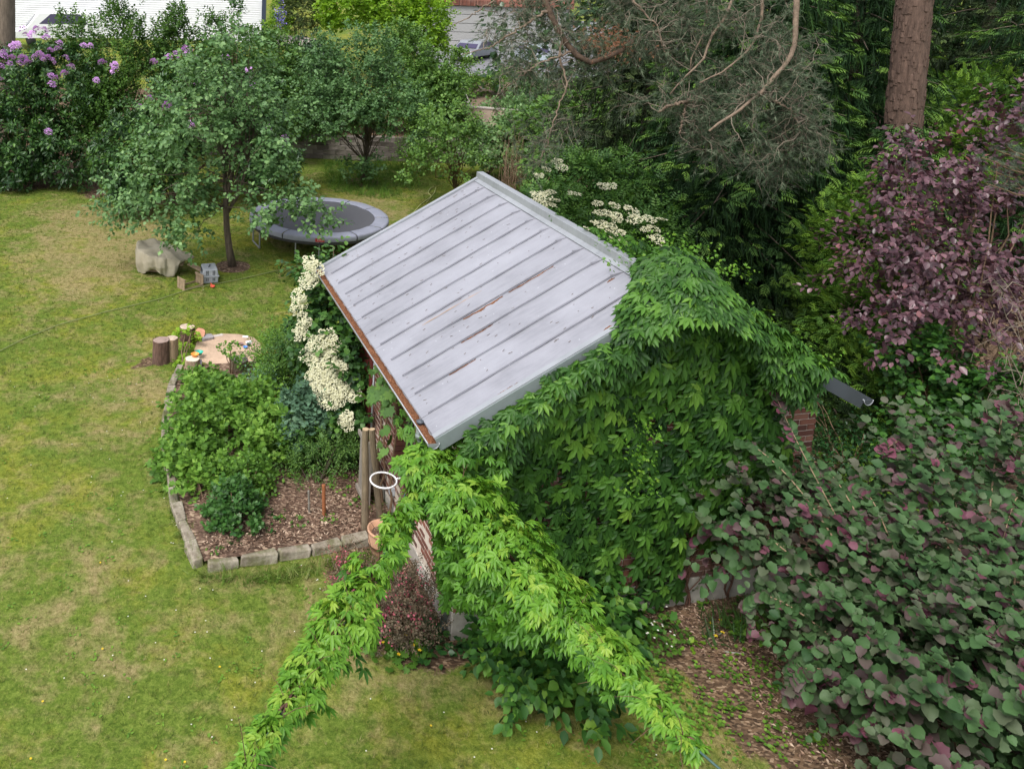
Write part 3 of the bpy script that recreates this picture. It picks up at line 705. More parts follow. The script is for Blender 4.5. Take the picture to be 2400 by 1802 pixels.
def wl(loc):                      # local shed coordinates (n,3) -> world
    loc = np.asarray(loc, float); return SO + loc[:, :1] * GU + loc[:, 1:2] * LV + loc[:, 2:3] * np.array([0, 0, 1.])
P_, D_, N_, S_, T_ = [], [], [], [], []
def push(p, d, n, s, t): P_.append(p); D_.append(unit(d)); N_.append(unit(n)); S_.append(s); T_.append(t)
def wdir(a): a = np.asarray(a, float); return a[:, :1] * GU + a[:, 1:2] * LV + a[:, 2:3] * np.array([0, 0, 1.])
# a: on the wall
n = 4700; u = rng.uniform(.3, 5.75, n); z = rng.uniform(.2, 4.4, n); rz = EZ + (RZ - EZ) * (1 - np.abs(u - 3) / 3)
bul = .5 + .5 * np.sin(u * 2.3 + 1) * np.sin(z * 2.9 + u); off = .05 + .24 * bul * rng.uniform(.3, 1, n) + .14 * rng.uniform(0, 1, n) ** 3
off = off + .17 * np.clip((z - rz + 1.1) / 1.0, 0, 1) * np.clip((3.1 - u) / .6, 0, 1)
p = wl(np.stack([u, v0_ - off, z], 1)); q = proj(p); ok = inpoly(q, COVER) & (z < rz - .06)
for h in HOLES: ok &= ~(inpoly(q, h) & (rng.uniform(0, 1, n) < (.92 if h[0][0] in (1860, 1600) else .35)))
ok &= rng.uniform(0, 1, n) < .7 + .3 * bul
nz_ = int(ok.sum()); p, off, bul, z, u = p[ok], off[ok], bul[ok], z[ok], u[ok]
push(p, wdir(np.stack([rng.normal(0, .32, nz_), -rng.uniform(.15, .6, nz_), -rng.uniform(.8, 1.1, nz_)], 1)), wdir(np.stack([rng.normal(0, .16, nz_), -np.ones(nz_), rng.uniform(.25, .6, nz_)], 1)),
     (.175 + .05 * np.clip(u / 5, 0, 1) + rng.uniform(-.055, .04, nz_)), np.clip(rng.normal(.35, .21, nz_) + (z > 3) * .08 + (off > .24) * .15, 0, 1))  # inner leaves tinted darker than outer ones: depth shade put into the leaf colour
# b: fringe over the near verge, left slope and right slope
n = 1500; u = rng.uniform(.35, 5.05, n); hh = rng.uniform(0, 1, n) ** 1.5; drop = .12 + .5 * (np.abs(u - 3) < 2.3) * (.6 + .4 * np.sin(u * 3))
rz = EZ + (RZ - EZ) * (1 - np.abs(u - 3) / 3); top = np.where(u < 1.25, -.12, np.where(u < 2.3, -.03, .10)); zz = rz + top + rng.uniform(-.05, .05, n) - hh * drop
p = wl(np.stack([u, -rng.uniform(.0, .28, n) * (1 - hh * .4) - .02, zz], 1)); m = len(p)
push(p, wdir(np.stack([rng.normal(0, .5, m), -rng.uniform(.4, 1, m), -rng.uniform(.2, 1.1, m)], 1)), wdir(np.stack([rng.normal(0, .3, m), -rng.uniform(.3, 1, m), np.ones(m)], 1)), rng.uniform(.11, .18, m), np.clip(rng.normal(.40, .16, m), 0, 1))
# c: the mound over the ridge
n = 1500; a = rng.uniform(0, 1, n) ** .7; th = rng.uniform(0, 6.28, n)
du, dv = a * np.cos(th) * 1.0, a * np.sin(th) * .75; hz = .52 * (1 - a ** 2) * rng.uniform(.75, 1.05, n)
u = 3.02 + du + .15; v = .12 + dv; rz = EZ + (RZ - EZ) * (1 - np.abs(u - 3) / 3)
p = wl(np.stack([u, v, rz - .03 + hz + rng.uniform(0, .07, n)], 1)); q = proj(p); ok = ~inpoly(q, [(900, 1000), (1100, 380), (1350, 500), (1498, 640), (1445, 760), (1180, 925)]); p, du, dv = p[ok], du[ok], dv[ok]; m = len(p)
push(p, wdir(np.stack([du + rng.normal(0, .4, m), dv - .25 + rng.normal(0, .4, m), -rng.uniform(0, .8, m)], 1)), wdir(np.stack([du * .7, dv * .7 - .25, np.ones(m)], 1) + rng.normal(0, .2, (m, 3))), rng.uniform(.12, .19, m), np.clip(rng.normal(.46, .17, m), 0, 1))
# d: over the right slope, thinning towards the back
n = 4200; u = rng.uniform(3.0, 5.98, n); v = rng.uniform(0, 1, n) ** 1.5 * 3.4 - .22; rz = RZ - (RZ - EZ) * (u - 3) / 3
ok = (v < np.where(u < 3.5, 2.8, 3.2) + .5 * np.sin(u * 7)) & ~((u > 5.1) & (v < .10 + (u - 5.1) * .2))
p = wl(np.stack([u, v, rz + .03 + rng.uniform(0, 1, n) ** 2 * (.42 - .28 * (u - 3) / 3) * np.clip(1.6 - v * .5, .3, 1)], 1))[ok]; m = len(p)
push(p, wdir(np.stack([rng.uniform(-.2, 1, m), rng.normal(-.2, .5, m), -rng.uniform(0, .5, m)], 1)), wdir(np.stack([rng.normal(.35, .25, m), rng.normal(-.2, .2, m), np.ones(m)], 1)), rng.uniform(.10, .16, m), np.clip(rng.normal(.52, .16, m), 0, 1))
cre = thing('creeper', 'dense green creeper covering the gable and near roof end of the brick shed', 'creeper', SW(3, -.1))
P_, D_, N_, S_, T_ = map(np.concatenate, (P_, D_, N_, S_, T_))
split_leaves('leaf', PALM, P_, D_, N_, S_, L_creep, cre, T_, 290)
# yellow green young shoots sticking out of it
O = wl(np.stack([rng.uniform(2.6, 4.2, 60), rng.uniform(-.1, 1.6, 60), np.full(60, 4.6)], 1)); O = np.concatenate([O, np.array([SW(uu, v0_ - .32, zz) for uu, zz in zip(rng.uniform(2.45, 2.85, 26), rng.uniform(1.9, 2.9, 26))]), wl(np.stack([rng.uniform(4.2, 5.9, 30), rng.uniform(.2, 1.5, 30), np.full(30, 3.45)], 1))])
O[60 + 26:, 2] = RZ - .0 - (RZ - EZ) * ((O[86:] - SO) @ GU - 3) / 3 + .15
dd = unit(rng.normal(0, .6, O.shape) + np.array([.2, -.2, .7])); P, D, N, Sc = sprigs(O, dd, .28, 6, .042, .5, .0)
cloud('young_shoot', PALM, P, D, N, Sc, L_young, cre, np.clip(rng.normal(.6, .15, len(P)), 0, 1))
mb = MB(); off0 = SW(3, -.1)
for u, z0, z1 in ((3.75, 0, 1.3), (3.82, 0, .9), (4.45, 0, 1.0), (4.5, 0, .7), (4.1, .02, .8), (3.05, 0, .6), (2.9, 0, .7), (5.0, 0, .8), (1.2, 0, 1)):
    n = 9; zz = np.linspace(z0, z1, n); P = np.stack([u + np.cumsum(rng.normal(0, .035, n)), np.full(n, v0_ - .05), zz], 1); mb.tube(wl(P) - off0, np.linspace(.015, .007, n), 6, cap=False)
    for k in range(4):
        a = P[2 + k]; b = a + np.array([rng.uniform(-.3, .3), 0, rng.uniform(.2, .5)]); mb.tube(wl(np.array([a, (a + b) / 2 + [.03, -.01, 0], b])) - off0, [.009, .007, .005], 5, cap=False)
tag(mb.build('stem', L_stem_red, cre, smooth=True), kind='stuff')

# ---- creeper garlands along two ropes that run from the shed corner towards the house
M_rope = plain('green_cord', (.05, .10, .09), .6, var=.2)
def path3(pp): return np.array([gp(x, y, h) for x, y, h in pp])
def resample(P, n):
    d = np.concatenate([[0], np.cumsum(np.linalg.norm(np.diff(P, axis=0), axis=1))]); t = np.linspace(0, d[-1], n)
    return np.stack([np.interp(t, d, P[:, i]) for i in range(3)], 1), t / d[-1]
HOOPGAP = [(830, 1040), (905, 1050), (925, 1090), (955, 1105), (950, 1165), (915, 1195), (897, 1230), (886, 1320), (845, 1320), (840, 1200)]
CLEAR = [(965, 1215), (1010, 1190), (1040, 1430), (1100, 1415), (1135, 1430), (1135, 1520), (960, 1600), (880, 1400), (950, 1290)]
def garland(name, label, pp, radii, n, extra=0, parts=290, rlabel='', tail=None):
    P = path3(pp); Q, t = resample(P, 400); rr = np.interp(t, np.linspace(0, 1, len(radii)), radii)
    th = thing(name, label, 'creeper', (Q[200][0], Q[200][1], 0), group='creeper garlands on ropes')
    i = rng.integers(0, 400, n); i = i[rng.uniform(0, 1, n) < (.35 + .65 * rr[i] / max(radii))]; n = len(i)
    T = unit(np.gradient(Q, axis=0))[i]; side = unit(np.cross(T, [0, 0, 1.])); a = rng.uniform(-1, 1, n); r = rr[i] * (1 + .25 * np.sin(i * .09) + .15 * np.sin(i * .31))
    h = np.sqrt(np.clip(1 - a * a, 0, 1)); lay = rng.uniform(0, 1, n) ** .5
    z = np.where(rng.uniform(0, 1, n) < .78, h * lay * .62 + .05, -rng.uniform(0, 1, n) * .9) * r
    pos = Q[i] + side * (a * r)[:, None] + np.array([0, 0, 1.]) * z[:, None]
    D = unit(side * a[:, None] * 1.3 + T * rng.normal(0, .6, (n, 1)) + np.array([0, 0, -.35]) + rng.normal(0, .3, (n, 3)))
    N = unit(np.array([0, 0, 1.]) + side * a[:, None] * .6 + rng.normal(0, .22, (n, 3)))
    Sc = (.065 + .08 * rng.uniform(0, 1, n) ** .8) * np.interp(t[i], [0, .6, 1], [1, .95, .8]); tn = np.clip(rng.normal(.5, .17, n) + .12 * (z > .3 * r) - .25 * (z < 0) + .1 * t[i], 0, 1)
    if extra:
        i2 = (rng.uniform(0, 1, extra) ** 1.25 * 200).astype(int); T2 = unit(np.gradient(Q, axis=0))[i2]; s2 = unit(np.cross(T2, [0, 0, 1.])); a2 = rng.normal(.15, .5, extra)
        dr = rng.uniform(0, 1, extra) * np.interp(i2, [0, 60, 130, 200], [1.7, 1.5, 1.0, .4]); p2 = Q[i2] + s2 * (a2 * rr[i2])[:, None] - np.array([0, 0, 1.]) * dr[:, None]
        pos = np.concatenate([pos, p2]); D = np.concatenate([D, unit(np.array([0, -.5, -.8]) + rng.normal(0, .4, (extra, 3)))]); N = np.concatenate([N, unit(np.array([-.1, -.7, .8]) + rng.normal(0, .25, (extra, 3)))])
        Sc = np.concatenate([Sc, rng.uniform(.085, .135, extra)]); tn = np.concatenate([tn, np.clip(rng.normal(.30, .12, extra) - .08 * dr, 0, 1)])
    q = proj(pos); ok = ~inpoly(q, HOOPGAP) & ~inpoly(q, CLEAR) 
    pos, D, N, Sc, tn = pos[ok], D[ok], N[ok], Sc[ok], tn[ok]
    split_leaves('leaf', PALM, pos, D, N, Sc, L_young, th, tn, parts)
    mb = MB(); off = np.array(th.location)
    for k in range(3):
        W = Q[::10] + np.stack([np.sin(np.arange(40) * .9 + k * 2), np.cos(np.arange(40) * .7 + k), np.sin(np.arange(40) * .8 + k)], 1) * .03; mb.tube(W - off, .012, 5, cap=False)
    for k in range(36):
        b = Q[rng.integers(20, 399)]; d = unit(rng.normal(0, 1, 3) + [0, 0, .2]) * rng.uniform(.2, .45); mb.tube(np.array([b, b + d * .5 + [0, 0, .03], b + d]) - off, [.004, .003, .002], 4, cap=False)
    tag(mb.build('stem', L_stem_red, th, smooth=True), kind='stuff')
    R = [Q[0] + (Q[0] - Q[8]) * .2] + list(Q[::25]) + ([gp(*x) for x in tail] if tail else [Q[-1] + (Q[-1] - Q[-60]) * 1.5])
    c = np.mean(R, 0); mb = MB(); mb.tube(np.array(R) - c, .010, 6); o = mb.build('rope', M_rope, None, smooth=True, loc=c); tag(o, rlabel, 'rope', group='ropes carrying the creeper')
    return Q
QL = garland('creeper_garland', 'narrow bright green creeper garland on the rope running to the lower left above the lawn',
             [(960, 1085, 2.62), (945, 1180, 2.5), (917, 1260, 2.42), (885, 1335, 2.36), (845, 1410, 2.32), (775, 1505, 2.3), (712, 1600, 2.32), (645, 1695, 2.38), (590, 1775, 2.42), (565, 1810, 2.45)], [.12, .15, .19, .23, .26, .25, .2, .14, .10, .06], 1400, rlabel='thin cord inside the narrow creeper garland at lower left')
QR = garland('creeper_garland', 'thick bright green creeper garland running from the shed corner to the lower right',
             [(985, 1075, 2.66), (1080, 1180, 2.5), (1170, 1280, 2.35), (1260, 1375, 2.25), (1350, 1465, 2.25), (1440, 1555, 2.3), (1520, 1640, 2.35), (1590, 1715, 2.4), (1640, 1758, 2.42)], [.28, .38, .42, .42, .36, .26, .19, .12, .05], 2700, 1500,
             rlabel='thin blue green cord inside the thick creeper garland at lower right', tail=[(1645, 1765, 2.42), (1720, 1830, 2.5)])
# more young creeper over the corner of the shed
n = 700; u = rng.uniform(-.25, .75, n); v = rng.uniform(-.35, .5, n); z = rng.uniform(1.6, 2.85, n); ok = (rng.uniform(0, 1, n) < .8) & ~((u > .55) & (v > .1)); u, v, z = u[ok], v[ok], z[ok]; m = len(u)
_q = proj(wl(np.stack([u, v, z], 1))); _k = ~inpoly(_q, CLEAR) & ~inpoly(_q, HOOPGAP) & (_q[:, 0] > 885); u, v, z = u[_k], v[_k], z[_k]; m = len(u)
t = thing('creeper', 'light green young creeper hanging on the near left shed corner under the gutter end', 'creeper', SW(.2, -.1)); p = wl(np.stack([u, v, z], 1))
cloud('foliage', PALM, p, wdir(np.stack([rng.normal(-.2, .5, m), rng.normal(-.5, .4, m), -rng.uniform(.1, 1, m)], 1)), wdir(np.stack([rng.normal(-.2, .3, m), rng.normal(-.5, .3, m), np.ones(m)], 1)), rng.uniform(.08, .13, m), L_young, t, np.clip(rng.normal(.4, .15, m), 0, 1))
# string light bulb hanging from the left rope
b0 = gp(656, 1712, 2.25); t = thing('string_light', 'single black string light socket with amber bulb hanging from the narrow left garland', 'light bulb', b0)
mb = MB(); mb.tube([(0, 0, .14), (0, 0, 0)], .004, 5); mb.build('cord', M_dark, t); mb = MB(); mb.lathe([(0, .02), (.018, .02), (.024, 0), (.024, -.06), (.02, -.075), (0, -.075)], 12); mb.build('socket', plain('black_rubber', (.012, .012, .014), .6, var=.1), t, smooth=False)
mb = MB(); mb.lathe([(.015, -.07), (.03, -.10), (.034, -.125), (.024, -.15), (0, -.16)], 12); mb.build('bulb', plain('amber_glass', (.38, .22, .12), .15, var=.05), t, smooth=True)

# ================================================================ NEAR SHRUBS
L_hazel = leafmat('hazel_leaf', [(0, (.026, .070, .022)), (.42, (.062, .130, .042)), (.62, (.088, .105, .062)), (.78, (.105, .068, .068)), (1, (.19, .060, .095))], .6, .3, .2, (1, .9, .6), patch=.18, patchscale=1.1)
L_plum = leafmat('plum_leaf', [(0, (.050, .024, .032)), (.5, (.125, .062, .078)), (.85, (.20, .105, .12)), (1, (.28, .10, .10))], .38, .55, .12, (1, .5, .5))
L_mock = leafmat('mock_leaf', [(0, (.020, .070, .014)), (.5, (.052, .15, .022)), (.8, (.12, .25, .03)), (1, (.20, .34, .04))], .5, .35, .25)
L_mid = leafmat('mid_green_leaf', [(0, (.028, .075, .016)), (.5, (.075, .165, .032)), (1, (.16, .29, .055))], .5, .35, .25)
L_apple = leafmat('apple_leaf', [(0, (.045, .105, .035)), (.5, (.105, .215, .070)), (1, (.22, .36, .13))], .55, .4, .25, (1, 1, .6))
L_dark = leafmat('laurel_leaf', [(0, (.010, .030, .010)), (.5, (.026, .070, .018)), (1, (.07, .14, .03))], .35, .5, .15)
L_rhodo = leafmat('rhododendron_leaf', [(0, (.016, .05, .014)), (.5, (.048, .12, .028)), (1, (.13, .26, .045))], .42, .5, .15)
L_bright = leafmat('bright_leaf', [(0, (.075, .16, .015)), (.5, (.16, .30, .02)), (1, (.28, .42, .04))], .5, .35, .35)
L_lime = leafmat('lime_leaf', [(0, (.14, .28, .02)), (.5, (.26, .44, .03)), (1, (.36, .52, .06))], .5, .35, .4)
L_berry = leafmat('currant_leaf', [(0, (.06, .145, .022)), (.5, (.135, .28, .036)), (1, (.25, .42, .07))], .55, .3, .3)
L_blue = leafmat('blue_green_leaf', [(0, (.05, .11, .06)), (.5, (.105, .20, .12)), (1, (.18, .29, .17))], .6, .3, .15)
L_redbush = leafmat('reddish_olive_leaf', [(0, (.055, .045, .028)), (.5, (.125, .10, .062)), (.85, (.20, .14, .095)), (1, (.34, .075, .09))], .6, .3, .15)
L_ivy = leafmat('ivy_leaf', [(0, (.010, .040, .012)), (.5, (.024, .085, .018)), (1, (.06, .15, .03))], .4, .4, .12)
L_weed = leafmat('weed_leaf', [(0, (.030, .085, .012)), (.5, (.075, .17, .02)), (1, (.16, .29, .03))], .55, .3, .25)

# copper hazel at the lower right
hb = (7.4, 7.6, 0)
E = [ell(1960, 1250, 2500, 1780, 8.2, 1.2), ell(1790, 1180, 2200, 1420, 9.2, .8), ell(2150, 1050, 2500, 1500, 9.0, 1.2), ell(1660, 1170, 1860, 1280, 9.6, .45), ell(2030, 1520, 2500, 1900, 7.4, 1.1), ell(1640, 1110, 1860, 1190, 9.8, .35), ell(2080, 1420, 2400, 1850, 7.2, .8), ell(1870, 1560, 2100, 1640, 8.0, .35)]
hz_, C, O, d = shrub('hazel_bush', 'large copper hazel bush with round serrated green and wine red leaves at lower right', 'hazel bush', E, hb, ROUND, L_hazel, 360, 3, 8, .120, .58, .16, .45, .8, .2, planar=.85, tint=.46, stem=0, parts=290, spread=1.0, upd=.15)
# long arching shoots, leaves in two rows, the youngest wine red
mb = MB(); P_, D_, N_, S_, T_ = [], [], [], [], []
shoots = [((2160, 1600), (1960, 1210, 9.2), (1815, 920, 9.9)), ((2160, 1600), (1850, 1120, 9.4), (1645, 1075, 10.)), ((2160, 1600), (1800, 1260, 9.3), (1590, 1330, 9.9)), ((2160, 1650), (1850, 1420, 8.6), (1760, 1470, 8.8)), ((2200, 1700), (1960, 1580, 7.9), (1855, 1625, 7.9)),
          ((2300, 1500), (2230, 1150, 9.2), (2080, 1050, 9.6)), ((2300, 1500), (2330, 1100, 9.2), (2370, 960, 9.4)), ((2350, 1500), (2390, 1200, 8.8), (2330, 1350, 8.2)), ((2200, 1700), (2330, 1350, 8), (2320, 1620, 7.6)), ((2160, 1600), (2000, 1190, 9.3), (1900, 1130, 9.7)),
          ((2200, 1600), (1900, 1330, 9), (1660, 1240, 9.7)), ((2250, 1600), (2080, 1250, 9.1), (2010, 1160, 9.5)), ((2250, 1600), (2150, 1450, 8.2), (1960, 1500, 8.3)), ((2250, 1650), (2100, 1650, 7.4), (2010, 1720, 7.5)), ((2350, 1700), (2280, 1500, 7.6), (2150, 1430, 7.8)), ((2350, 1700), (2300, 1620, 7.1), (2180, 1600, 7.2)), ((2350, 1700), (2400, 1560, 7.1), (2330, 1480, 7.3))]
for g0, m_, e_ in shoots:
    a = np.array([7.3, 7.7, .1]) + rng.normal(0, .15, 3) * [1, 1, 0]; m = at(*m_); e2 = at(*e_)
    t = np.linspace(0, 1, 46)[:, None]; mm = 2 * m - (a + e2) / 2; P = (1 - t) ** 2 * a + 2 * t * (1 - t) * mm + t ** 2 * e2
    mb.tube(P - np.array(hb), np.linspace(.015, .003, 46), 6, cap=False)
    L = np.linalg.norm(e2 - m)
    T = unit(np.gradient(P, axis=0)); side = unit(np.cross(T, [0, 0, 1.]))
    for i in range(12, 46):
        for s in (-1, 1):
            for rep in range(1 + (i % 3 == 0)):
                q = P[i] + T[i] * rng.uniform(-.05, .05); young = i / 45
                P_.append(q); D_.append(side[i] * s + T[i] * rng.uniform(.2, .8) + rng.normal(0, .2, 3) + [0, 0, -.15]); N_.append(np.array([-.15, -.8, .8]) + rng.normal(0, .3, 3)); S_.append(rng.uniform(.09, .14)); T_.append(np.clip(rng.normal(.38, .12) + (.45 if rng.uniform() < (young - .6) * 1.8 else 0), 0, 1))
    for k in range(5):
        P_.append(e2 + rng.normal(0, .03, 3)); D_.append(T[-1] + rng.normal(0, .6, 3)); N_.append(np.array([0, -.4, 1]) + rng.normal(0, .4, 3)); S_.append(rng.uniform(.09, .13)); T_.append(rng.uniform(.7, 1))
tag(mb.build('branch', plain('hazel_bark', (.30, .21, .13), .7, var=.25, scale=14), hz_, smooth=True), kind='stuff')
cloud('shoot_leaves', ROUND, np.array(P_), unit(np.array(D_)), unit(np.array(N_)), np.array(S_), L_hazel, hz_, np.array(T_))
# wine red leaf tips over the outside
i = rng.choice(len(O), 420); P = O[i] + d[i] * .3; cloud('red_leaves', ROUND, P, unit(d[i] + rng.normal(0, .5, P.shape) + [0, -.2, -.3]), unit(rng.normal(0, .35, P.shape) + [0, -.7, .8]), rng.uniform(.085, .13, len(P)), L_hazel, hz_, rng.uniform(.75, 1, len(P)))

# purple plum tree
pb = (11.3, 13.6, 0); E = [ell(2010, 520, 2330, 760, 13.4, 1.1), ell(2080, 430, 2500, 720, 13.8, 1.3), ell(2180, 640, 2480, 900, 13.2, 1.), ell(2080, 330, 2300, 500, 14.2, .5), ell(2330, 230, 2480, 340, 13.5, .3), ell(2040, 380, 2120, 470, 13.8, .15), ell(2160, 820, 2360, 960, 13.2, .5), ell(2060, 700, 2200, 860, 13.1, .4), ell(2300, 340, 2500, 480, 13.8, .6)]
pt, C, O, d = shrub('purple_plum_tree', 'purple leaved plum tree with glossy dark wine foliage at the right', 'plum tree', E, pb, t_oval(.66, .1, .2), L_plum, 230, 4, 9, .118, .45, .20, .5, .9, .25, planar=.5, stem=34, stem_r=.045, stem_mat=M_branch_pine, parts=290, upd=.2)
mb = MB(); mb.tube([(0, 0, 0), (-.08, 0, .7), (.05, .0, 1.3), (.3, 0, 2.2), (.5, 0, 3.2)], [.09, .075, .07, .06, .04], 10); mb.build('trunk', M_branch_pine, pt, smooth=True)

# broad leaved shrub under the right garland
b = gp(1260, 1600); E = [ell(1150, 1470, 1330, 1600, 8.7, .45), ell(1200, 1500, 1420, 1640, 8.5, .5), ell(1170, 1410, 1260, 1480, 9.0, .3), ell(1330, 1370, 1450, 1470, 9.5, .35), ell(1400, 1400, 1470, 1500, 9.6, .2), ell(1180, 1420, 1400, 1520, 9.1, .5)]
shrub('mock_orange_shrub', 'broad leaved green shrub crouching under the thick right garland', 'shrub', E, b, t_oval(.62, .09, .2), L_mock, 150, 4, 7, .15, .35, .13, .5, 1., .25, stem=14, parts=290, upd=.2, low=-.6)
# reddish barberry like shrub with pink flowers, small one farther left
b = gp(955, 1510); E = [ell(890, 1340, 1015, 1490, 9.35, .35), ell(850, 1400, 950, 1520, 9.2, .35)]
rs, C, O, d = shrub('pink_flowering_shrub', 'reddish olive small leaved shrub with pink flowers at the near corner of the shed', 'shrub', E, b, DIA, L_redbush, 150, 4, 14, .035, .22, .1, .6, .7, .0, stem=20, upd=.5)
L_pink = leafmat('pink_petal', [(0, (.42, .07, .12)), (1, (.72, .22, .28))], .6, .2, .2, (1, .8, .8))
i = rng.choice(len(C), 60); P = np.repeat(C[i], 8, 0) + rng.normal(0, .05, (480, 3)); P += np.array([0, -.03, .06])
cloud('flowers', t_oval(.9), P, unit(rng.normal(size=P.shape)), unit(rng.normal(0, .4, P.shape) + [0, 0, 1]), rng.uniform(.02, .04, len(P)), L_pink, rs)
b = gp(800, 1385); E = [ell(775, 1300, 850, 1390, 10.2, .25)]
rs, C, O, d = shrub('pink_flowering_shrub', 'small sprawling red flowered shrub left of the narrow garland', 'shrub', E, b, DIA, L_redbush, 26, 4, 12, .035, .15, .08, .6, .7, .0, stem=8, tint=.7)
P = np.repeat(C, 7, 0) + rng.normal(0, .05, (26 * 7, 3)); cloud('flowers', t_oval(.9), P, unit(rng.normal(size=P.shape)), unit(rng.normal(0, .4, P.shape) + [0, 0, 1]), rng.uniform(.02, .035, len(P)), L_pink, rs)

# low plants: patches given by their outline in the photograph
M_white_petal = leafmat('white_petal', [(0, (.62, .60, .5)), (1, (.8, .8, .74))], .6, .2, .2, (1, 1, .9)); M_yellow_petal = leafmat('yellow_petal', [(0, (.7, .45, .02)), (1, (.8, .6, .05))], .6, .2, .2)
def patch(name, label, cat, poly, T, mat, dens, h, sz, kind=None, flowers=None, up=1.0, group=None, tint=.45, hb=0.):
    W = np.array([gp(x, y) for x, y in poly]); x0, y0 = W.min(0)[:2]; x1, y1 = W.max(0)[:2]; area = (x1 - x0) * (y1 - y0); n = int(area * dens)
    P = np.stack([rng.uniform(x0, x1, n), rng.uniform(y0, y1, n), np.zeros(n)], 1); ok = inpoly(P[:, :2], [tuple(p[:2]) for p in W]); P = P[ok]; n = len(P)
    hh = h * (.55 + .45 * np.sin(P[:, 0] * 5 + 1) * np.sin(P[:, 1] * 4)); P[:, 2] = hb + rng.uniform(.15, 1, n) ** .7 * np.maximum(hh, h * .25)
    c = W.mean(0); t = thing(name, label, cat, (c[0], c[1], 0), group=group); D = unit(rng.normal(0, 1, (n, 3)) * [1, 1, .35] + [0, 0, .1]); N = unit(rng.normal(0, .35, (n, 3)) + [0, 0, up])
    cloud('foliage', T, P, D, N, rng.uniform(.7, 1.3, n) * sz, mat, t, np.clip(rng.normal(tint, .2, n), 0, 1))
    if flowers:
        m, mt, fs = flowers; i = rng.choice(n, min(m, n), replace=False); Q = P[i] + [0, 0, h * .35]; k5 = np.repeat(Q, 5, 0); a = np.tile(np.arange(5) * 1.257, len(Q)); D = np.stack([np.cos(a), np.sin(a), np.full(len(a), .2)], 1)
        cloud('flowers', t_diamond(.8), k5, D, np.tile([0, 0, 1.], (len(a), 1)) + rng.normal(0, .15, (len(a), 3)), np.full(len(a), fs), mt, t)
    return t
patch('ivy', 'dark ivy spreading on the ground round the plinth corner', 'ivy', ((990, 1450), (1035, 1460), (1055, 1512), (1140, 1515), (1170, 1550), (1080, 1565), (980, 1560), (960, 1500)), OVALW, L_ivy, 420, .16, .085)
patch('cranesbill_plant', 'yellow flowered leafy plant left of the pink flowering shrub', 'plant', ((850, 1450), (960, 1480), (1010, 1550), (950, 1580), (870, 1560), (840, 1500)), MAPLE, L_weed, 260, .28, .10, flowers=(9, M_yellow_petal, .028))
patch('geranium_patch', 'low green ground cover with tiny white flowers right of the thick garland', 'ground cover', ((1420, 1420), (1500, 1420), (1560, 1450), (1620, 1500), (1580, 1560), (1490, 1590), (1420, 1530)), MAPLE, L_weed, 420, .28, .055, flowers=(40, M_white_petal, .016))
patch('strawberry_patch', 'leafy weed clump in the mulch between gable and hazel', 'ground cover', ((1700, 1440), (1780, 1410), (1860, 1440), (1850, 1500), (1790, 1530), (1700, 1500)), OVALW, L_weed, 380, .22, .07)
patch('blade_plant', 'dark strap leaved clump with a few yellow flowers in front of the gable', 'plant', ((1655, 1450), (1740, 1450), (1760, 1500), (1700, 1530), (1655, 1500)), t_blades(7, 3, .06), L_dark, 110, .05, .32, flowers=(5, M_yellow_petal, .03), up=.2, tint=.8)
patch('yellow_green_seedling', 'yellow green seedlings below the geranium patch in thin grass', 'plant', ((1610, 1490), (1670, 1490), (1680, 1540), (1620, 1540)), OVALW, L_bright, 150, .12, .07)
patch('yellow_green_seedling', 'yellow green seedlings beside the dark strap leaved clump', 'plant', ((1705, 1530), (1760, 1525), (1760, 1560), (1710, 1565)), OVALW, L_bright, 170, .12, .06)
for x, y, lb in ((1810, 1615, 'small weed tuft in the mulch left of the lowest hazel shoots'), (1580, 1600, 'small weed tuft in thin grass right of the thick garland'), (1700, 1585, 'lone weed tuft between garland and hazel'), (1800, 1700, 'weed tuft at the bottom edge left of the hazel'), (1900, 1740, 'weed tuft under the lowest hazel branches'), (1640, 1420, 'seedling under the gable plinth'), (1740, 1415, 'seedling at the gable foot beside the vine stems')):
    r = 22; patch('weed', lb, 'weed', [(x + r * 1.3 * math.cos(a), y + r * .8 * math.sin(a)) for a in np.arange(8) * .785], OVALW, L_weed, 380, .10, .055)

# ================================================================ THE BED AND THINGS ON THE LAWN
k = NT('kerb_stone'); v = k.coord('Object'); n = k.noise(6, 6, .7, v); k.bump(n, .8, .02); ms = k.noise(2.6, 5, .7, k.n('NewGeometry').outputs['Position'])
M_kerb = k.col(k.mix(k.ramp(ms, [(.48, (0, 0, 0)), (.64, (.75, .75, .75))]), k.ramp(n, [(.3, (.13, .105, .075)), (.5, (.27, .235, .185)), (.7, (.42, .38, .31))]), (.10, .11, .035)), .95, 0, .1)
def kerb_path():
    out = []
    front = [(-2.42, 2.03), (-1.96, 2.03), (-1.41, 2.06), (-.92, 2.09), (-.45, 2.13), (-.02, 2.17), (.36, 2.2)]
    side = [(-2.52, 2.08), (-2.60, 2.52), (-2.68, 2.95), (-2.74, 3.42), (-2.78, 3.88), (-2.80, 4.34), (-2.80, 4.8), (-2.79, 5.26), (-2.76, 5.72), (-2.72, 6.18), (-2.66, 6.62), (-2.58, 7.06), (-2.47, 7.5), (-2.34, 7.92)]
    for L_ in (front, side):
        for a, b in zip(L_[:-1], L_[1:]): out.append((a, b))
    return out
ke = thing('bed_edging', 'low edging of grey cut stones round the planting bed left of the shed', 'stone edging', SW(-2.4, 2.1))
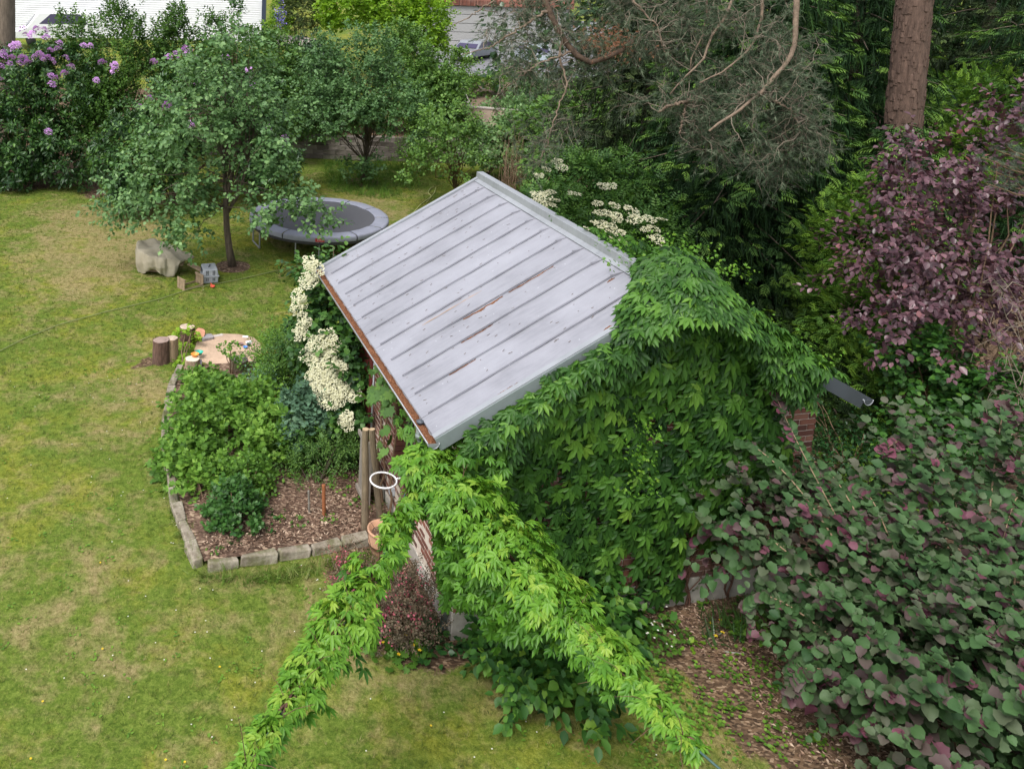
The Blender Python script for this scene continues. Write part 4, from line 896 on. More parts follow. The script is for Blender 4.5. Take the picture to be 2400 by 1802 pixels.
for a, b in kerb_path():
    A, B = SW(*a), SW(*b); L = np.linalg.norm(B - A); mb = MB(); h = .145 + rng.uniform(-.02, .02)
    ang = math.atan2(*(B - A)[[1, 0]]) + rng.uniform(-.04, .04)
    mb.box((0, 0, 0), (L - .03, .14 + rng.uniform(-.02, .02), h), jit=.024)
    o = mb.build('stone', M_kerb, ke, bevel=.02, loc=(A + B) / 2 - SW(-2.4, 2.1) + [0, 0, h / 2 - .01]); o.rotation_euler = (rng.uniform(-.03, .03), rng.uniform(-.03, .03), ang)
# stakes
M_stake = plain('round_wood', (.20, .155, .10), .85, var=.4, scale=5, bump=.6, streak=(4, 4, .5))
M_cut = plain('cut_wood', (.52, .38, .24), .85, var=.2, scale=8)
def stake(name, label, a, b, r, mat, group=None, top=None):
    a = np.array(a, float); b = np.array(b, float); t = thing(name, label, 'stake', a, group=group); n = 8
    P = np.linspace(0, 1, n)[:, None] * (b - a) + np.concatenate([[[0, 0, 0]], rng.normal(0, r * .12, (n - 2, 3)), [[0, 0, 0]]]); mb = MB(); mb.tube(P, np.linspace(r * 1.05, r * .92, n), 10); mb.build('pole', mat, t, smooth=False)
    if top: mb = MB(); ax = unit(b - a); mb.tube([b - a, b - a + ax * .006], r * .86, 10); mb.build('cut_end', top, t)
    return t
a = gp(855, 1252); stake('wooden_stake', 'tall round wooden stake standing free in the bed left of the ring', a, at(857, 1006, a[1] + .02), .055, M_stake, 'wooden stakes by the shed wall', M_cut)
a = gp(892, 1235); stake('wooden_stake', 'tall wooden stake leaning behind the white ring next to the brick wall', a, at(872, 1006, a[1] + .15), .052, M_stake, 'wooden stakes by the shed wall', M_cut)
M_ruststake = plain('rusty_stake', (.30, .11, .045), .75, var=.3, scale=8)
a = gp(760, 1222); stake('rusty_stake', 'short rust orange stake standing in the bare mulch of the bed', a, at(758, 1136, a[1]), .03, M_ruststake)
a = gp(641, 990); stake('rusty_stake', 'rust brown stake among the currant bushes in the back of the bed', a, at(643, 926, a[1]), .028, M_ruststake)
a = gp(726, 1218); stake('thin_grey_stake', 'thin grey stake under the small airy tree in the bed', a, at(723, 1150, a[1]), .018, M_bark_grey)
# white ring on an arm
c0 = SW(u0_ - .86, 2.2, 2.12) ; c0 = at(899, 1125, c0[1]);
t = thing('hoop', 'white metal ring held on an arm at the left wall of the shed', 'hoop', c0)
mb = MB(); a = np.linspace(0, 2 * math.pi, 33); R_ = .19; mb.tube(np.stack([R_ * np.cos(a), R_ * np.sin(a), 0 * a], 1), .013, 8, cap=False); M_wht = plain('white_paint', (.82, .82, .84), .4, var=.05); mb.build('ring', M_wht, t, smooth=True)
mb = MB(); e1 = GU * .19; mb.tube([e1, GU * .62 + [0, 0, .02]], .012, 8); mb.build('arm', M_wht, t, smooth=True)
# grey plank panel beside the window
p0 = SW(u0_ - .18, 3.02, 0); t = thing('plank_screen', 'weathered grey plank panel standing against the shed wall under the window', 'panel', p0, YAW)
for i in range(3): mb = MB(); mb.box((-.17 + .0 * i, -.02 + i * .125 - .1, .62), (.03, .115, 1.05)); mb.build('board', M_wood_gr, t)
for z in (.2, 1.13): mb = MB(); mb.box((-.2, .02, z), (.035, .42, .07)); mb.build('rail', M_wood_gr, t)
mb = MB(); mb.box((-.14, -.19, .6), (.06, .05, 1.16)); mb.build('post', M_wood_gr, t)
# terracotta pot
p0 = gp(893, 1300); M_terra = plain('terracotta', (.52, .30, .19), .85, var=.2, scale=5)
t = thing('flower_pot', 'ribbed terracotta pot beside the shed at the end of the stone edging', 'flower pot', p0); mb = MB()
prof = [(.10, 0), (.13, .02), (.17, .12), (.185, .2)]
for i in range(9): z = .2 + i * .02; prof += [(.19 - .0 * i + (.006 if i % 2 else -.002), z)]
prof += [(.205, .385), (.215, .39), (.215, .42), (.19, .42), (.17, .36), (.12, .34), (0, .34)]
mb.lathe(prof, 28); mb.build('pot', M_terra, t, smooth=True); mb = MB(); mb.lathe([(.175, .352), (0, .36)], 20); mb.build('soil', M_mulch, t)

# climbing hydrangea on the left wall with white flower heads
L_hyd = leafmat('hydrangea_leaf', [(0, (.014, .045, .012)), (.5, (.045, .12, .022)), (1, (.12, .24, .04))], .5, .35, .2)
b = SW(.2, 5.2); E = [(*SW(.0, 5.6, 1.9), .55, .9, .95), (*SW(-.15, 4.9, 1.3), .6, .75, 1.0), (*SW(.05, 4.45, 2.1), .3, .5, .55), (*SW(-.2, 5.9, 2.35), .45, .6, .5), (*SW(-.1, 4.1, 1.2), .35, .5, .8), (*SW(-.35, 4.9, .5), .5, .9, .5)]
E = [ell(700, 640, 800, 760, 14.6, .5), ell(700, 720, 860, 900, 13.9, .6), ell(740, 860, 880, 1010, 13.3, .5), ell(690, 620, 790, 700, 14.9, .4), ell(790, 780, 885, 960, 13.1, .4), ell(700, 950, 860, 1060, 13.0, .4), ell(780, 700, 860, 800, 13.9, .3), ell(760, 545, 790, 620, 14.7, .12)]
hy, C, O, d = shrub('climbing_hydrangea', 'climbing hydrangea with many white flower heads on the left wall of the shed', 'hydrangea', E, b, OVALW, L_hyd, 210, 4, 8, .115, .25, .15, .5, 1.0, .35, stem=26, stem_r=.03, upd=0)
M_fl = leafmat('cream_floret', [(0, (.30, .32, .13)), (.5, (.60, .58, .38)), (1, (.74, .73, .58))], .7, .1, .25, (1, 1, .85), patch=.1)
def umbel(r=.12, n=70, seed=0, flat=.15, ps=.26):
    q = np.random.default_rng(seed); P = []
    for i in range(n):
        a = q.uniform(0, 6.28); s = r * math.sqrt(q.uniform(0, 1)); o = np.array([math.cos(a) * s, math.sin(a) * s, flat * r * (1 - (s / r) ** 2) + q.uniform(-.006, .006)]); aa = q.uniform(0, 6.28)
        P.append(place_t(t_diamond(.9, .02), (math.cos(aa), math.sin(aa), .2), (q.normal() * .3, q.normal() * .3, 1), o, r * ps))
    return join_t(P)
UMB = [mesh_np('flower_head', *umbel(.13, 80, s), M_fl, False, None) for s in range(3)]
for s, m in enumerate(UMB):
    a = m.attributes.new('tint', 'FLOAT', 'POINT'); a.data.foreach_set('value', rng.uniform(.3, 1, len(m.vertices)).astype(np.float32))
def heads(parent, pts, s0, tilt=(0, 0, 1), jit=.25, name='flower_head'):
    for i, p in enumerate(pts):
        o = link(name, UMB[i % 3], parent, np.array(p) - np.array(parent.location)); n = Vector(tilt) + Vector(rng.normal(0, jit, 3)); o.rotation_euler = n.to_track_quat('Z', 'Y').to_euler(); s = s0 * rng.uniform(.7, 1.2); o.scale = (s, s, s)
hp = [(722, 612, 14.6), (735, 622, 14.5), (715, 655, 14.5), (727, 648, 14.6), (698, 690, 14.4), (706, 700, 14.4), (690, 715, 14.3), (712, 745, 14.2), (705, 762, 14.1), (700, 778, 14), (735, 800, 13.7), (750, 790, 13.7), (765, 785, 13.7), (780, 800, 13.6), (760, 812, 13.6), (742, 822, 13.6), (728, 812, 13.6),
      (770, 830, 13.5), (750, 840, 13.5), (735, 850, 13.5), (755, 860, 13.4), (775, 855, 13.4), (790, 845, 13.3), (765, 880, 13.3), (750, 890, 13.3), (765, 905, 13.2), (785, 900, 13.2), (740, 905, 13.3), (800, 915, 13.1), (790, 930, 13.1), (770, 925, 13.2), (815, 905, 13.1), (755, 930, 13.2), (830, 925, 13.0), (805, 985, 12.9), (812, 975, 12.9), (738, 870, 13.4), (725, 880, 13.5), (775, 940, 13.1), (790, 880, 13.2), (720, 830, 13.6), (800, 860, 13.2)]
heads(hy, [at(p[0], p[1], p[2] - .35) for p in hp for _ in (0, 1)] if False else [at(p[0] + dx, p[1] + dy, p[2] - .4) for p in hp for dx, dy in ((0, 0), (8, 10))], .92, (-.35, -.6, .7), .25)
# grape vine leaves on the wall round the door
P = []
for x0, y0, x1, y1, n_ in ((865, 820, 925, 930, 38), (880, 900, 915, 960, 16), (895, 990, 915, 1060, 8)):
    for _ in range(n_): x, y = rng.uniform(x0, x1), rng.uniform(y0, y1); dd = ray(x, y); tt = ((u0_ - .12 - rng.uniform(0, .2)) - GU @ (CAM - SO)) / (GU @ dd); P.append(CAM + dd * tt)
P = np.array(P); n = len(P); t = thing('grape_vine', 'grape vine with broad lobed leaves on the brick wall under the gutter', 'vine', SW(.3, 3))
cloud('foliage', MAPLE, P, unit(wdir(np.stack([rng.normal(-.3, .4, n), rng.normal(-.3, .4, n), -np.ones(n) * .8], 1))), unit(wdir(np.stack([-np.ones(n), rng.normal(-.5, .4, n), np.ones(n) * .8], 1))), rng.uniform(.12, .2, n), L_mid, t, rng.uniform(.3, .8, n))
mb = MB(); L0 = SW(.3, 3)
for v in (3.2, 2.9, 2.5): mb.tube([SW(u0_ - .05, v, z) - L0 + rng.normal(0, .02, 3) for z in np.linspace(.1, 2.4, 10)], np.linspace(.022, .01, 10), 6, cap=False)
tag(mb.build('stem', M_twig, t, smooth=True), kind='stuff')
P = []
for _ in range(110): x, y = rng.uniform(905, 985), rng.uniform(930, 1100); dd = ray(x, y); tt = ((u0_ - .10 - rng.uniform(0, .15)) - GU @ (CAM - SO)) / (GU @ dd); P.append(CAM + dd * tt)
P = np.array(P); P = P[inpoly(proj(P), [(935, 930), (985, 1010), (985, 1150), (945, 1110), (950, 1040), (920, 990)])]; n = len(P); t = thing('creeper', 'few creeper sprays on the left wall beside the upper downpipe', 'creeper', SW(.3, 1.5))
cloud('foliage', PALM, P, unit(wdir(np.stack([rng.normal(-.4, .4, n), rng.normal(-.2, .4, n), -np.ones(n) * .8], 1))), unit(wdir(np.stack([-np.ones(n), rng.normal(-.6, .4, n), np.ones(n) * .8], 1))), rng.uniform(.08, .13, n), L_creep, t, rng.uniform(.4, .9, n))

# plants in the bed
b = gp(562, 1262)
shrub('dark_currant_bush', 'compact dark green bush at the front corner of the bed', 'bush', [ell(495, 1165, 625, 1275, 11.3, .42), ell(520, 1130, 600, 1210, 11.4, .3)], b, MAPLE, L_ivy, 90, 4, 8, .070, .16, .07, .5, 1, .1, stem=12, tint=.85)
shrub('currant_bush', 'light green currant bush above the dark bush at the front of the bed', 'bush', [ell(520, 1080, 620, 1170, 11.9, .3)], gp(565, 1180), MAPLE, L_berry, 60, 3, 8, .06, .2, .08, .5, 1, .1, stem=10, tint=.35)
for lb, Es, bs, nc in (('tall currant bush against the left side edging of the bed', [ell(420, 880, 540, 1010, 14.3, .5), ell(400, 950, 520, 1090, 13.2, .5)], (470, 1060), 110),
                       ('bright currant bush in the middle of the bed', [ell(520, 900, 650, 1030, 13.9, .5), ell(560, 980, 680, 1080, 13, .4)], (600, 1080), 110),
                       ('currant bush spilling over the edging toward the lawn', [ell(395, 1030, 500, 1130, 12.7, .35), ell(380, 1060, 440, 1120, 12.8, .2)], (455, 1130), 60),
                       ('currant bush at the back of the bed behind the sandpit stumps', [ell(440, 895, 545, 955, 15.2, .4)], (500, 940), 70),
                       ('straggly currant bush at the left edging above the dark bush', [ell(410, 1060, 520, 1180, 12.2, .28), ell(470, 1100, 560, 1190, 11.9, .2)], (480, 1190), 46),
                       ('currant bush right of the rusty stake', [ell(640, 940, 760, 1060, 13.2, .45)], (700, 1070), 60)):
    shrub('currant_bush', lb, 'bush', Es, gp(*bs), MAPLE, L_berry, int(nc * .8), 4, 8, .095, .22, .12, .6, 1, .1, stem=16, stem_r=.012, group='currant bushes in the bed')
b = gp(735, 1030); shrub('blue_green_plant', 'blue green meadow rue like plant beside the white hydrangea', 'plant', [ell(670, 905, 790, 1010, 13.0, .35), ell(665, 985, 715, 1050, 12.8, .2)], b, MAPLE, L_blue, 90, 4, 6, .085, .12, .1, .6, 1.2, .1, stem=10)
t, C, O, d = shrub('small_airy_tree', 'small airy tree with fine yellowish leaves leaning over the mulch of the bed', 'small tree', [ell(690, 1000, 850, 1080, 12.6, .45), ell(670, 1060, 760, 1120, 12.4, .3), ell(760, 985, 850, 1050, 12.8, .3)], gp(735, 1150), NARROW, L_mid, 150, 4, 12, .05, .25, .12, .8, .9, .1, stem=5, stem_r=.02, tint=.6, stem_mat=M_bark)
shrub('feathery_plant', 'feathery light green perennial at the back of the bed near the stumps', 'plant', [ell(615, 790, 700, 890, 15.8, .35), ell(620, 860, 700, 950, 14.9, .35)], gp(640, 930), NARROW, L_berry, 110, 4, 12, .07, .35, .1, .6, 1.2, .0, stem=20, upd=.8)
shrub('olive_bush', 'dense olive green bush between feathery perennial and white hydrangea', 'bush', [ell(630, 780, 720, 900, 15.2, .4)], gp(680, 920), OVAL, L_mid, 90, 4, 9, .05, .2, .1, .5, .9, .1, stem=8)
shrub('rose_bush', 'sparse bush with brown twigs standing behind the rusty stake', 'bush', [ell(590, 880, 660, 940, 14.9, .3)], gp(620, 960), OVAL, L_blue, 45, 3, 7, .06, .3, .1, .8, 1, 0, stem=14, tint=.3)
shrub('young_currant', 'thin young currant stem sticking up at the sandpit edge', 'bush', [ell(515, 805, 560, 845, 15.9, .12), ell(525, 820, 555, 880, 15.7, .1)], gp(541, 885), MAPLE, L_berry, 14, 2, 7, .06, .1, .05, .6, 1, 0, stem=4)
patch('bed_weeds', 'low weeds growing under the bushes along the bed', 'ground cover', ((420, 1000), (700, 1000), (700, 1130), (640, 1180), (480, 1170), (420, 1120)), OVALW, L_berry, 230, .22, .06, hb=.1)
patch('bed_weeds', 'low weeds in the mulch round the rusty stake', 'ground cover', ((640, 1080), (860, 1060), (880, 1150), (800, 1180), (680, 1170)), OVALW, L_berry, 110, .14, .055, hb=.1)
patch('sedum_clump', 'low yellowish clump at the wall foot behind the stakes', 'plant', ((840, 1170), (905, 1165), (905, 1215), (850, 1225)), DIA, L_bright, 900, .14, .025, hb=.1, tint=.1)
patch('back_bed_plants', 'mixed green undergrowth filling the back of the bed by the sandpit', 'ground cover', ((560, 860), (720, 860), (740, 1000), (560, 1000)), OVAL, L_mid, 300, .4, .07, hb=.1, tint=.6)
for x, y, lb in ((700, 1245, 'small star shaped weed in the mulch near the front edging'), (775, 1235, 'small weed beside the short rusty stake'), (500, 1305, 'tiny plant tucked in the corner of the stone edging'), (840, 1195, 'leafy weed left of the tall free stake'), (655, 1230, 'weed in the mulch right of the dark bush')):
    patch('weed', lb, 'weed', [(x + 20 * math.cos(a), y + 13 * math.sin(a)) for a in np.arange(8) * .785], OVALW, L_weed, 420, .12, .05, hb=.1)
L_grass2 = leafmat('fringe_grass', [(0, (.05, .10, .015)), (.6, (.12, .21, .03)), (1, (.27, .27, .10))], .6, .2, .25)
patch('grass_fringe', 'longer grass and dandelion leaves along the outside of the stone edging', 'grass', ((395, 1100), (430, 1210), (480, 1345), (620, 1345), (880, 1300), (880, 1320), (640, 1372), (470, 1372), (400, 1220), (380, 1120)), t_blades(9, 5, .05, .8), L_grass2, 330, .02, .20, up=.1, tint=.65)

# sandpit: stumps, stones, toys
M_stumpbark = plain('stump_bark', (.13, .075, .055), .95, var=.5, scale=7, bump=1, streak=(4, 4, .8)); M_stumptop = plain('stump_top', (.55, .43, .33), .9, var=.3, scale=9, bump=.3); M_stumpor = plain('stump_top_orange', (.62, .30, .19), .85, var=.3, scale=6)
M_stumpgrey = plain('stump_grey', (.24, .21, .19), .95, var=.4, scale=8, bump=.5)
def stump(label, px, py, h, r, top=M_stumptop, bark=M_stumpbark, tilt=(0, 0)):
    c = gp(px, py, h); t = thing('tree_stump', label, 'stump', (c[0], c[1], 0), group='stumps round the sandpit'); n = 22; q = rng.uniform(0, 6, 4)
    def rr(a, z): return r * (1 + .05 * math.sin(2 * a + q[0]) + .035 * math.sin(5 * a + q[1]) + .10 * (1 - z) ** 2)
    V = []; m = 6
    for j in range(m):
        for i in range(n): a = i * 6.283 / n; s = rr(a, j / (m - 1)) * (1 + .012 * rng.normal()); V.append((s * math.cos(a), s * math.sin(a), h * j / (m - 1)))
    mb = MB(); mb.add(V, [(j * n + i, j * n + (i + 1) % n, (j + 1) * n + (i + 1) % n, (j + 1) * n + i) for j in range(m - 1) for i in range(n)]); o = mb.build('bark', bark, t)
    mb = MB(); V = [(0, 0, h + .004)] + [(rr(i * 6.283 / n, 1) * .93 * f * math.cos(i * 6.283 / n), rr(i * 6.283 / n, 1) * .93 * f * math.sin(i * 6.283 / n), h + .003 * (f < 1)) for f in (.5, 1.) for i in range(n)] + [(rr(i * 6.283 / n, 1) * math.cos(i * 6.283 / n), rr(i * 6.283 / n, 1) * math.sin(i * 6.283 / n), h - .012) for i in range(n)]
    mb.add(V, [(0, 1 + i, 1 + (i + 1) % n) for i in range(n)] + [(1 + k * n + i, 1 + k * n + n + i, 1 + k * n + n + (i + 1) % n, 1 + k * n + (i + 1) % n) for k in (0, 1) for i in range(n)]); mb.build('cut_face', top, t)
    t.rotation_euler = (tilt[0], tilt[1], rng.uniform(0, 6) * 0); return t
stump('tallest stump of the ring with reddish brown bark at far left', 378, 796, .50, .165, plain('stump_top_dull', (.33, .24, .20), .9, var=.3, scale=9))
stump('pale barked stump right behind the tallest one', 402, 792, .48, .13, bark=plain('pale_bark', (.36, .25, .16), .9, var=.3, scale=6, streak=(4, 4, .6)))
stump('stump with pale cut face at the back of the sandpit', 439, 765, .30, .165)
stump('tilted stump showing its orange cut face', 468, 768, .26, .13, M_stumpor, tilt=(rad(38), rad(6)))
stump('low stump with white cut face in front carrying the orange bowl', 451, 840, .30, .145, plain('stump_top_white', (.66, .58, .46), .9, var=.15), plain('birch_bark', (.34, .25, .17), .9, var=.5, scale=6))
stump('broad grey stump with a white patch at the right front of the sandpit', 561, 841, .30, .18, M_stumpgrey, plain('grey_olive_bark', (.19, .15, .10), .9, var=.4, scale=6))
c = gp(561, 841, .31); 
def stone(label, px, py, size, mat, z=0, rz=0, name='stone'):
    c = gp(px, py, z + size[2] / 2); mb = MB(); mb.box((0, 0, 0), size, jit=min(size) * .16, taper=.12); o = mb.build(name, mat, None, bevel=min(size) * .16, loc=c); o.rotation_euler = (rng.uniform(-.1, .1), rng.uniform(-.1, .1), rz); return tag(o, label, 'stone', group='stones round the sandpit')
M_gst = plain('grey_stone', (.30, .28, .29), .9, var=.25, scale=4); M_pst = plain('pale_stone', (.52, .46, .42), .9, var=.2, scale=4)
stone('grey angular stone block at the back edge of the sandpit', 484, 793, (.30, .2, .16), M_gst, rz=.4); stone('pale flat stone lying on the sand right of the grey block', 511, 789, (.26, .13, .08), M_pst, rz=.5)
stone('rounded grey stone among leaves in front of the low stump', 461, 858, (.26, .2, .2), M_gst); stone('small white stone at the far right of the sand', 575, 790, (.14, .07, .04), plain('white_stone', (.75, .74, .74), .7, var=.1), .05); stone('white stone near the blue toy', 583, 802, (.14, .09, .06), plain('white_stone2', (.72, .72, .76), .7, var=.1), .05, .3)
def bowl(label, px, py, h, r, col):
    c = gp(px, py, h); m = plain('plastic', col, .35, var=.05, bump=0); t = thing('toy_bowl', label, 'toy bowl', c, group='toy bowls by the sandpit'); mb = MB(); mb.lathe([(0, -r * .75), (r * .6, -r * .75), (r * .95, 0), (r * 1.02, 0), (r * .9, -.01), (r * .5, -r * .62), (0, -r * .62)], 20); mb.build('bowl', m, t, smooth=True)
bowl('orange toy bowl on the low front stump', 457, 829, .36, .085, (.75, .30, .06)); bowl('teal toy bowl just behind the orange one', 467, 824, .18, .085, (.03, .40, .30))
bowl('blue plastic toy lying at the right side of the sand', 575, 812, .12, .05, (.08, .25, .65)); bowl('small dark purple cup on the sand', 565, 805, .12, .05, (.2, .1, .12)); bowl('dark toy on the sand beside the white stone', 583, 806, .12, .05, (.02, .03, .05))
# bright chestnut sapling
cb = gp(425, 862); E = [ell(400, 770, 475, 820, 17.2, .2), ell(392, 815, 440, 850, 16.9, .2), ell(405, 845, 440, 880, 16.5, .15)]
T5 = t_palm(.25, 9); t, C, O, d = shrub('chestnut_sapling', 'lime green chestnut sapling between the stumps left of the sandpit', 'sapling', E, cb, T5, L_lime, 30, 1, 4, .115, .10, .05, .5, 1.2, .2, stem=3, upd=.1, tint=.45)

# trampoline
tc = at(748, 511, 24.8); tc[2] = .78; TR = 2.13
M_pad = plain('trampoline_pad', (.26, .27, .33), .6, var=.12, scale=2, bump=.15); M_matb = plain('trampoline_mat', (.085, .085, .095), .7, var=.1, scale=40); M_blk = plain('black_steel', (.03, .03, .033), .5, var=.1); M_gal = plain('galvanised', (.35, .36, .38), .5, var=.1, metal=.5)
tr = thing('trampoline', 'large round trampoline with grey padded rim behind the apple tree', 'trampoline', (tc[0], tc[1], 0))
mb = MB(); mb.lathe([(0, -.015), (TR * .4, -.012), (TR * .83, 0)], 64, (0, 0, tc[2])); mb.build('jumping_mat', M_matb, tr, smooth=True)
for i in range(12):
    mb = MB(); a0, a1 = i * math.pi / 6 + .008, (i + 1) * math.pi / 6 - .008
    prof = [(TR * .80, .005), (TR * .80, .03), (TR * .84, .045), (TR * .96, .045), (TR * 1.0, .02), (TR * 1.005, -.06), (TR * 1.0, -.12)]
    def fn(u_, v_):
        k_ = v_ * (len(prof) - 1); j = min(int(k_), len(prof) - 2); f = k_ - j; r_ = prof[j][0] * (1 - f) + prof[j + 1][0] * f; z_ = prof[j][1] * (1 - f) + prof[j + 1][1] * f; a = a0 + (a1 - a0) * u_
        return (r_ * math.cos(a), r_ * math.sin(a), tc[2] + z_ - .012 * (abs(2 * u_ - 1) ** 6) + .004 * math.sin(a * 17))
    mb.grid(fn, 8, 12); mb.build('pad', M_pad, tr, smooth=True)
mb = MB(); a = np.linspace(0, 2 * math.pi, 65); mb.tube(np.stack([TR * .97 * np.cos(a), TR * .97 * np.sin(a), 0 * a + tc[2] - .06], 1), .03, 8, cap=False); mb.build('frame_ring', M_blk, tr, smooth=True)
mb = MB(); mb.lathe([(TR * 1.0, -.06), (TR * 1.0, -.20)], 64, (0, 0, tc[2])); mb.build('skirt', M_blk, tr, smooth=True)
for i in range(6):
    a0 = i * math.pi / 3 + .35; P = []
    for da, z_ in ((-.17, tc[2] - .08), (-.17, .05), (0, .02), (.17, .05), (.17, tc[2] - .08)): P.append((TR * .95 * math.cos(a0 + da), TR * .95 * math.sin(a0 + da), z_))
    P = [P[0], P[1], P[3], P[4]]; mb = MB(); mb.tube(P, .025, 8); mb.build('leg', M_gal, tr, smooth=False)
an = math.atan2(-tc[1] - 0, -tc[0] + .5); ap_ = np.array([TR * 1.012 * math.cos(an), TR * 1.012 * math.sin(an), tc[2] - .05]); mb = MB(); mb.box((0, 0, 0), (.012, .26, .10)); o = mb.build('label_patch', plain('red_patch', (.45, .04, .04), .5, var=.05), tr, loc=ap_); o.rotation_euler = (0, 0, an)
mb = MB(); 
for y_ in (-.07, -.03, .01, .05): mb.box((.0075, y_ + .01, .0), (.003, .018, .045))
o = mb.build('label_print', plain('pale_print', (.6, .45, .45), .5, var=.02), tr, loc=ap_); o.rotation_euler = (0, 0, an)

# tarpaulin over garden furniture
cv = gp(372, 655); cv2 = gp(380, 600); tp = thing('covered_furniture', 'lumpy beige tarpaulin draped over something on the lawn', 'tarpaulin', (gp(378, 640)[0], gp(378, 640)[1] + .1, 0))
k = NT('tarpaulin'); n = k.noise(1.3, 4, .6, k.coord('Object')); k.bump(k.noise(7, 4, .6, k.coord('Object'), .6), .35, .04); M_tarp = k.col(k.ramp(n, [(.3, (.33, .29, .215)), (.7, (.46, .41, .32))]), .75, 0, .25)
mb = MB(); nu, nv = 96, 30
keys = [(-.66, .34, 1.0), (-.35, .62, .95), (.1, .55, .80), (.5, .35, .62), (.78, .05, .55), (.62, -.18, .62), (.2, -.42, .74), (-.3, -.42, .84), (-.62, -.1, .98)]
ka = np.array([math.atan2(y, x) for x, y, z in keys]); kr = np.array([math.hypot(x, y) * 1.14 for x, y, z in keys]); kz = np.array([z * .74 for *_, z in keys]); od = np.argsort(ka); ka, kr, kz = ka[od], kr[od], kz[od]
ka = np.concatenate([ka - 6.2832, ka, ka + 6.2832]); kr = np.tile(kr, 3); kz = np.tile(kz, 3)
def fn(u_, v_):
    a = (u_ - .5) * 6.28318; r_ = np.interp(a, ka, kr); z_ = np.interp(a, ka, kz)
    fold = .5 * math.sin(9 * a + 3 * v_) + .3 * math.sin(17 * a - 5 * v_ + 1) + .2 * math.sin(29 * a)
    if v_ < .35: f = v_ / .35; r2 = r_ * f; zz = .70 + (z_ - .70) * f ** 1.5 - .05 * math.sin(f * 3.1) + .015 * fold * f + .04 * math.sin(r2 * math.cos(a) * 9 + 2) * math.sin(r2 * math.sin(a) * 7)
    else: f = (v_ - .35) / .65; r2 = r_ * (1 + .10 * math.sin(f * 3.1) - .12 * f) + .055 * fold * (.3 + f); hem = .10 + .10 * math.sin(3 * a + 1) + (.28 if 0 < a + .6 < 1.2 else 0) * 1; zz = z_ * (1 - f) + max(.01, hem) * f + .02 * math.sin(11 * f + 5 * a)
    return (r2 * math.cos(a) * .93, r2 * math.sin(a) * .93, zz)
mb.grid(fn, nu, nv); mb.build('sheet', M_tarp, tp, smooth=True)
M_crate = plain('crate_wood', (.30, .22, .14), .85, var=.3, scale=7)
mb = MB(); mb.box((.35, -.05, .3), (.5, .35, .06)); mb.box((-.1, 0, .24), (.6, .4, .36)); mb.build('furniture', M_crate, tp)
# crates
def crate(label, a, b, h, rz):
    c = (gp(*a) + gp(*b)) / 2; L = np.linalg.norm(gp(*a) - gp(*b)); t = thing('wooden_crate', label, 'crate', c, rz)
    for s in (-1, 1):
        for i in range(3): mb = MB(); mb.box((s * L / 2, (i - 1) * .115, h / 2), (.016, .10, h)); mb.build('slat', M_crate, t, bevel=.003)
        mb = MB(); mb.box((s * (L / 2 - .016), 0, h - .03), (.02, .35, .05)); mb.build('batten', M_crate, t)
    for i in range(2): mb = MB(); mb.box((0, -.165 + i * .33, .03), (L, .014, .05)); mb.build('slat', M_crate, t)
    return t
crate('open slatted wooden crate lying on its side in front of the tarpaulin', (424, 678), (468, 666), .30, .75)
c = gp(462, 628, .25); mb = MB(); mb.box((0, 0, 0), (.55, .16, .03)); o = mb.build('board', M_crate, None, bevel=.004, loc=c); o.rotation_euler = (.1, .25, -.5); tag(o, 'light wooden board sticking out between tarpaulin and pet carrier', 'board')
c = gp(467, 658, .03); mb = MB(); mb.box((0, 0, 0), (.35, .10, .03)); o = mb.build('board', plain('dark_board', (.12, .07, .045), .8, var=.3), None, loc=c); o.rotation_euler = (0, .1, -1.0); tag(o, 'dark little board on the grass beside the pet carrier', 'board')
# pet carrier
c = gp(489, 661); t = thing('pet_carrier', 'grey plastic pet carrier with slotted sides next to the covered furniture', 'pet carrier', c + [0, .12, 0], .25); M_pc = plain('carrier_plastic', (.36, .38, .41), .45, var=.08, bump=.02); M_pcd = plain('carrier_dark', (.05, .055, .06), .5, var=.05)
mb = MB(); mb.box((0, 0, .105), (.40, .52, .19), taper=-.06); mb.build('lower_shell', M_pc, t, bevel=.025)
mb = MB(); mb.box((0, 0, .30), (.42, .54, .19), taper=.10); mb.build('upper_shell', M_pc, t, bevel=.03)
mb = MB(); mb.box((0, 0, .204), (.455, .575, .022)); mb.build('rim', M_pc, t, bevel=.004)
for sx in (-.105, -.065, .065, .105): mb = MB(); mb.box((sx, -.262, .30), (.016, .02, .12)); mb.build('slot', M_pcd, t); mb = MB(); mb.box((sx, -.272, .13), (.016, .02, .08)); mb.build('slot', M_pcd, t)
for sy in (-.12, -.04, .04, .12): mb = MB(); mb.box((-.205, sy, .31), (.02, .016, .10)); mb.build('slot', M_pcd, t)
mb = MB(); mb.tube([(-.03, -.09, .39), (-.01, -.06, .425), (.02, .05, .425), (.03, .09, .39)], .014, 8); mb.build('handle', M_pcd, t, smooth=True)
c = gp(498, 674); t = thing('sand_shovel', 'small red plastic sand shovel lying on the grass', 'toy shovel', c + [0, 0, .02], -1.2); M_rp = plain('red_plastic', (.75, .12, .07), .35, var=.05, bump=0); mb = MB(); mb.lathe([(0, 0), (.07, 0), (.085, .03), (.075, .03), (0, .01)], 14, squash=.75); mb.build('blade', M_rp, t, smooth=True); mb = MB(); mb.tube([(-.06, 0, .03), (-.20, 0, .03)], .014, 6); mb.build('handle', M_rp, t, smooth=True)
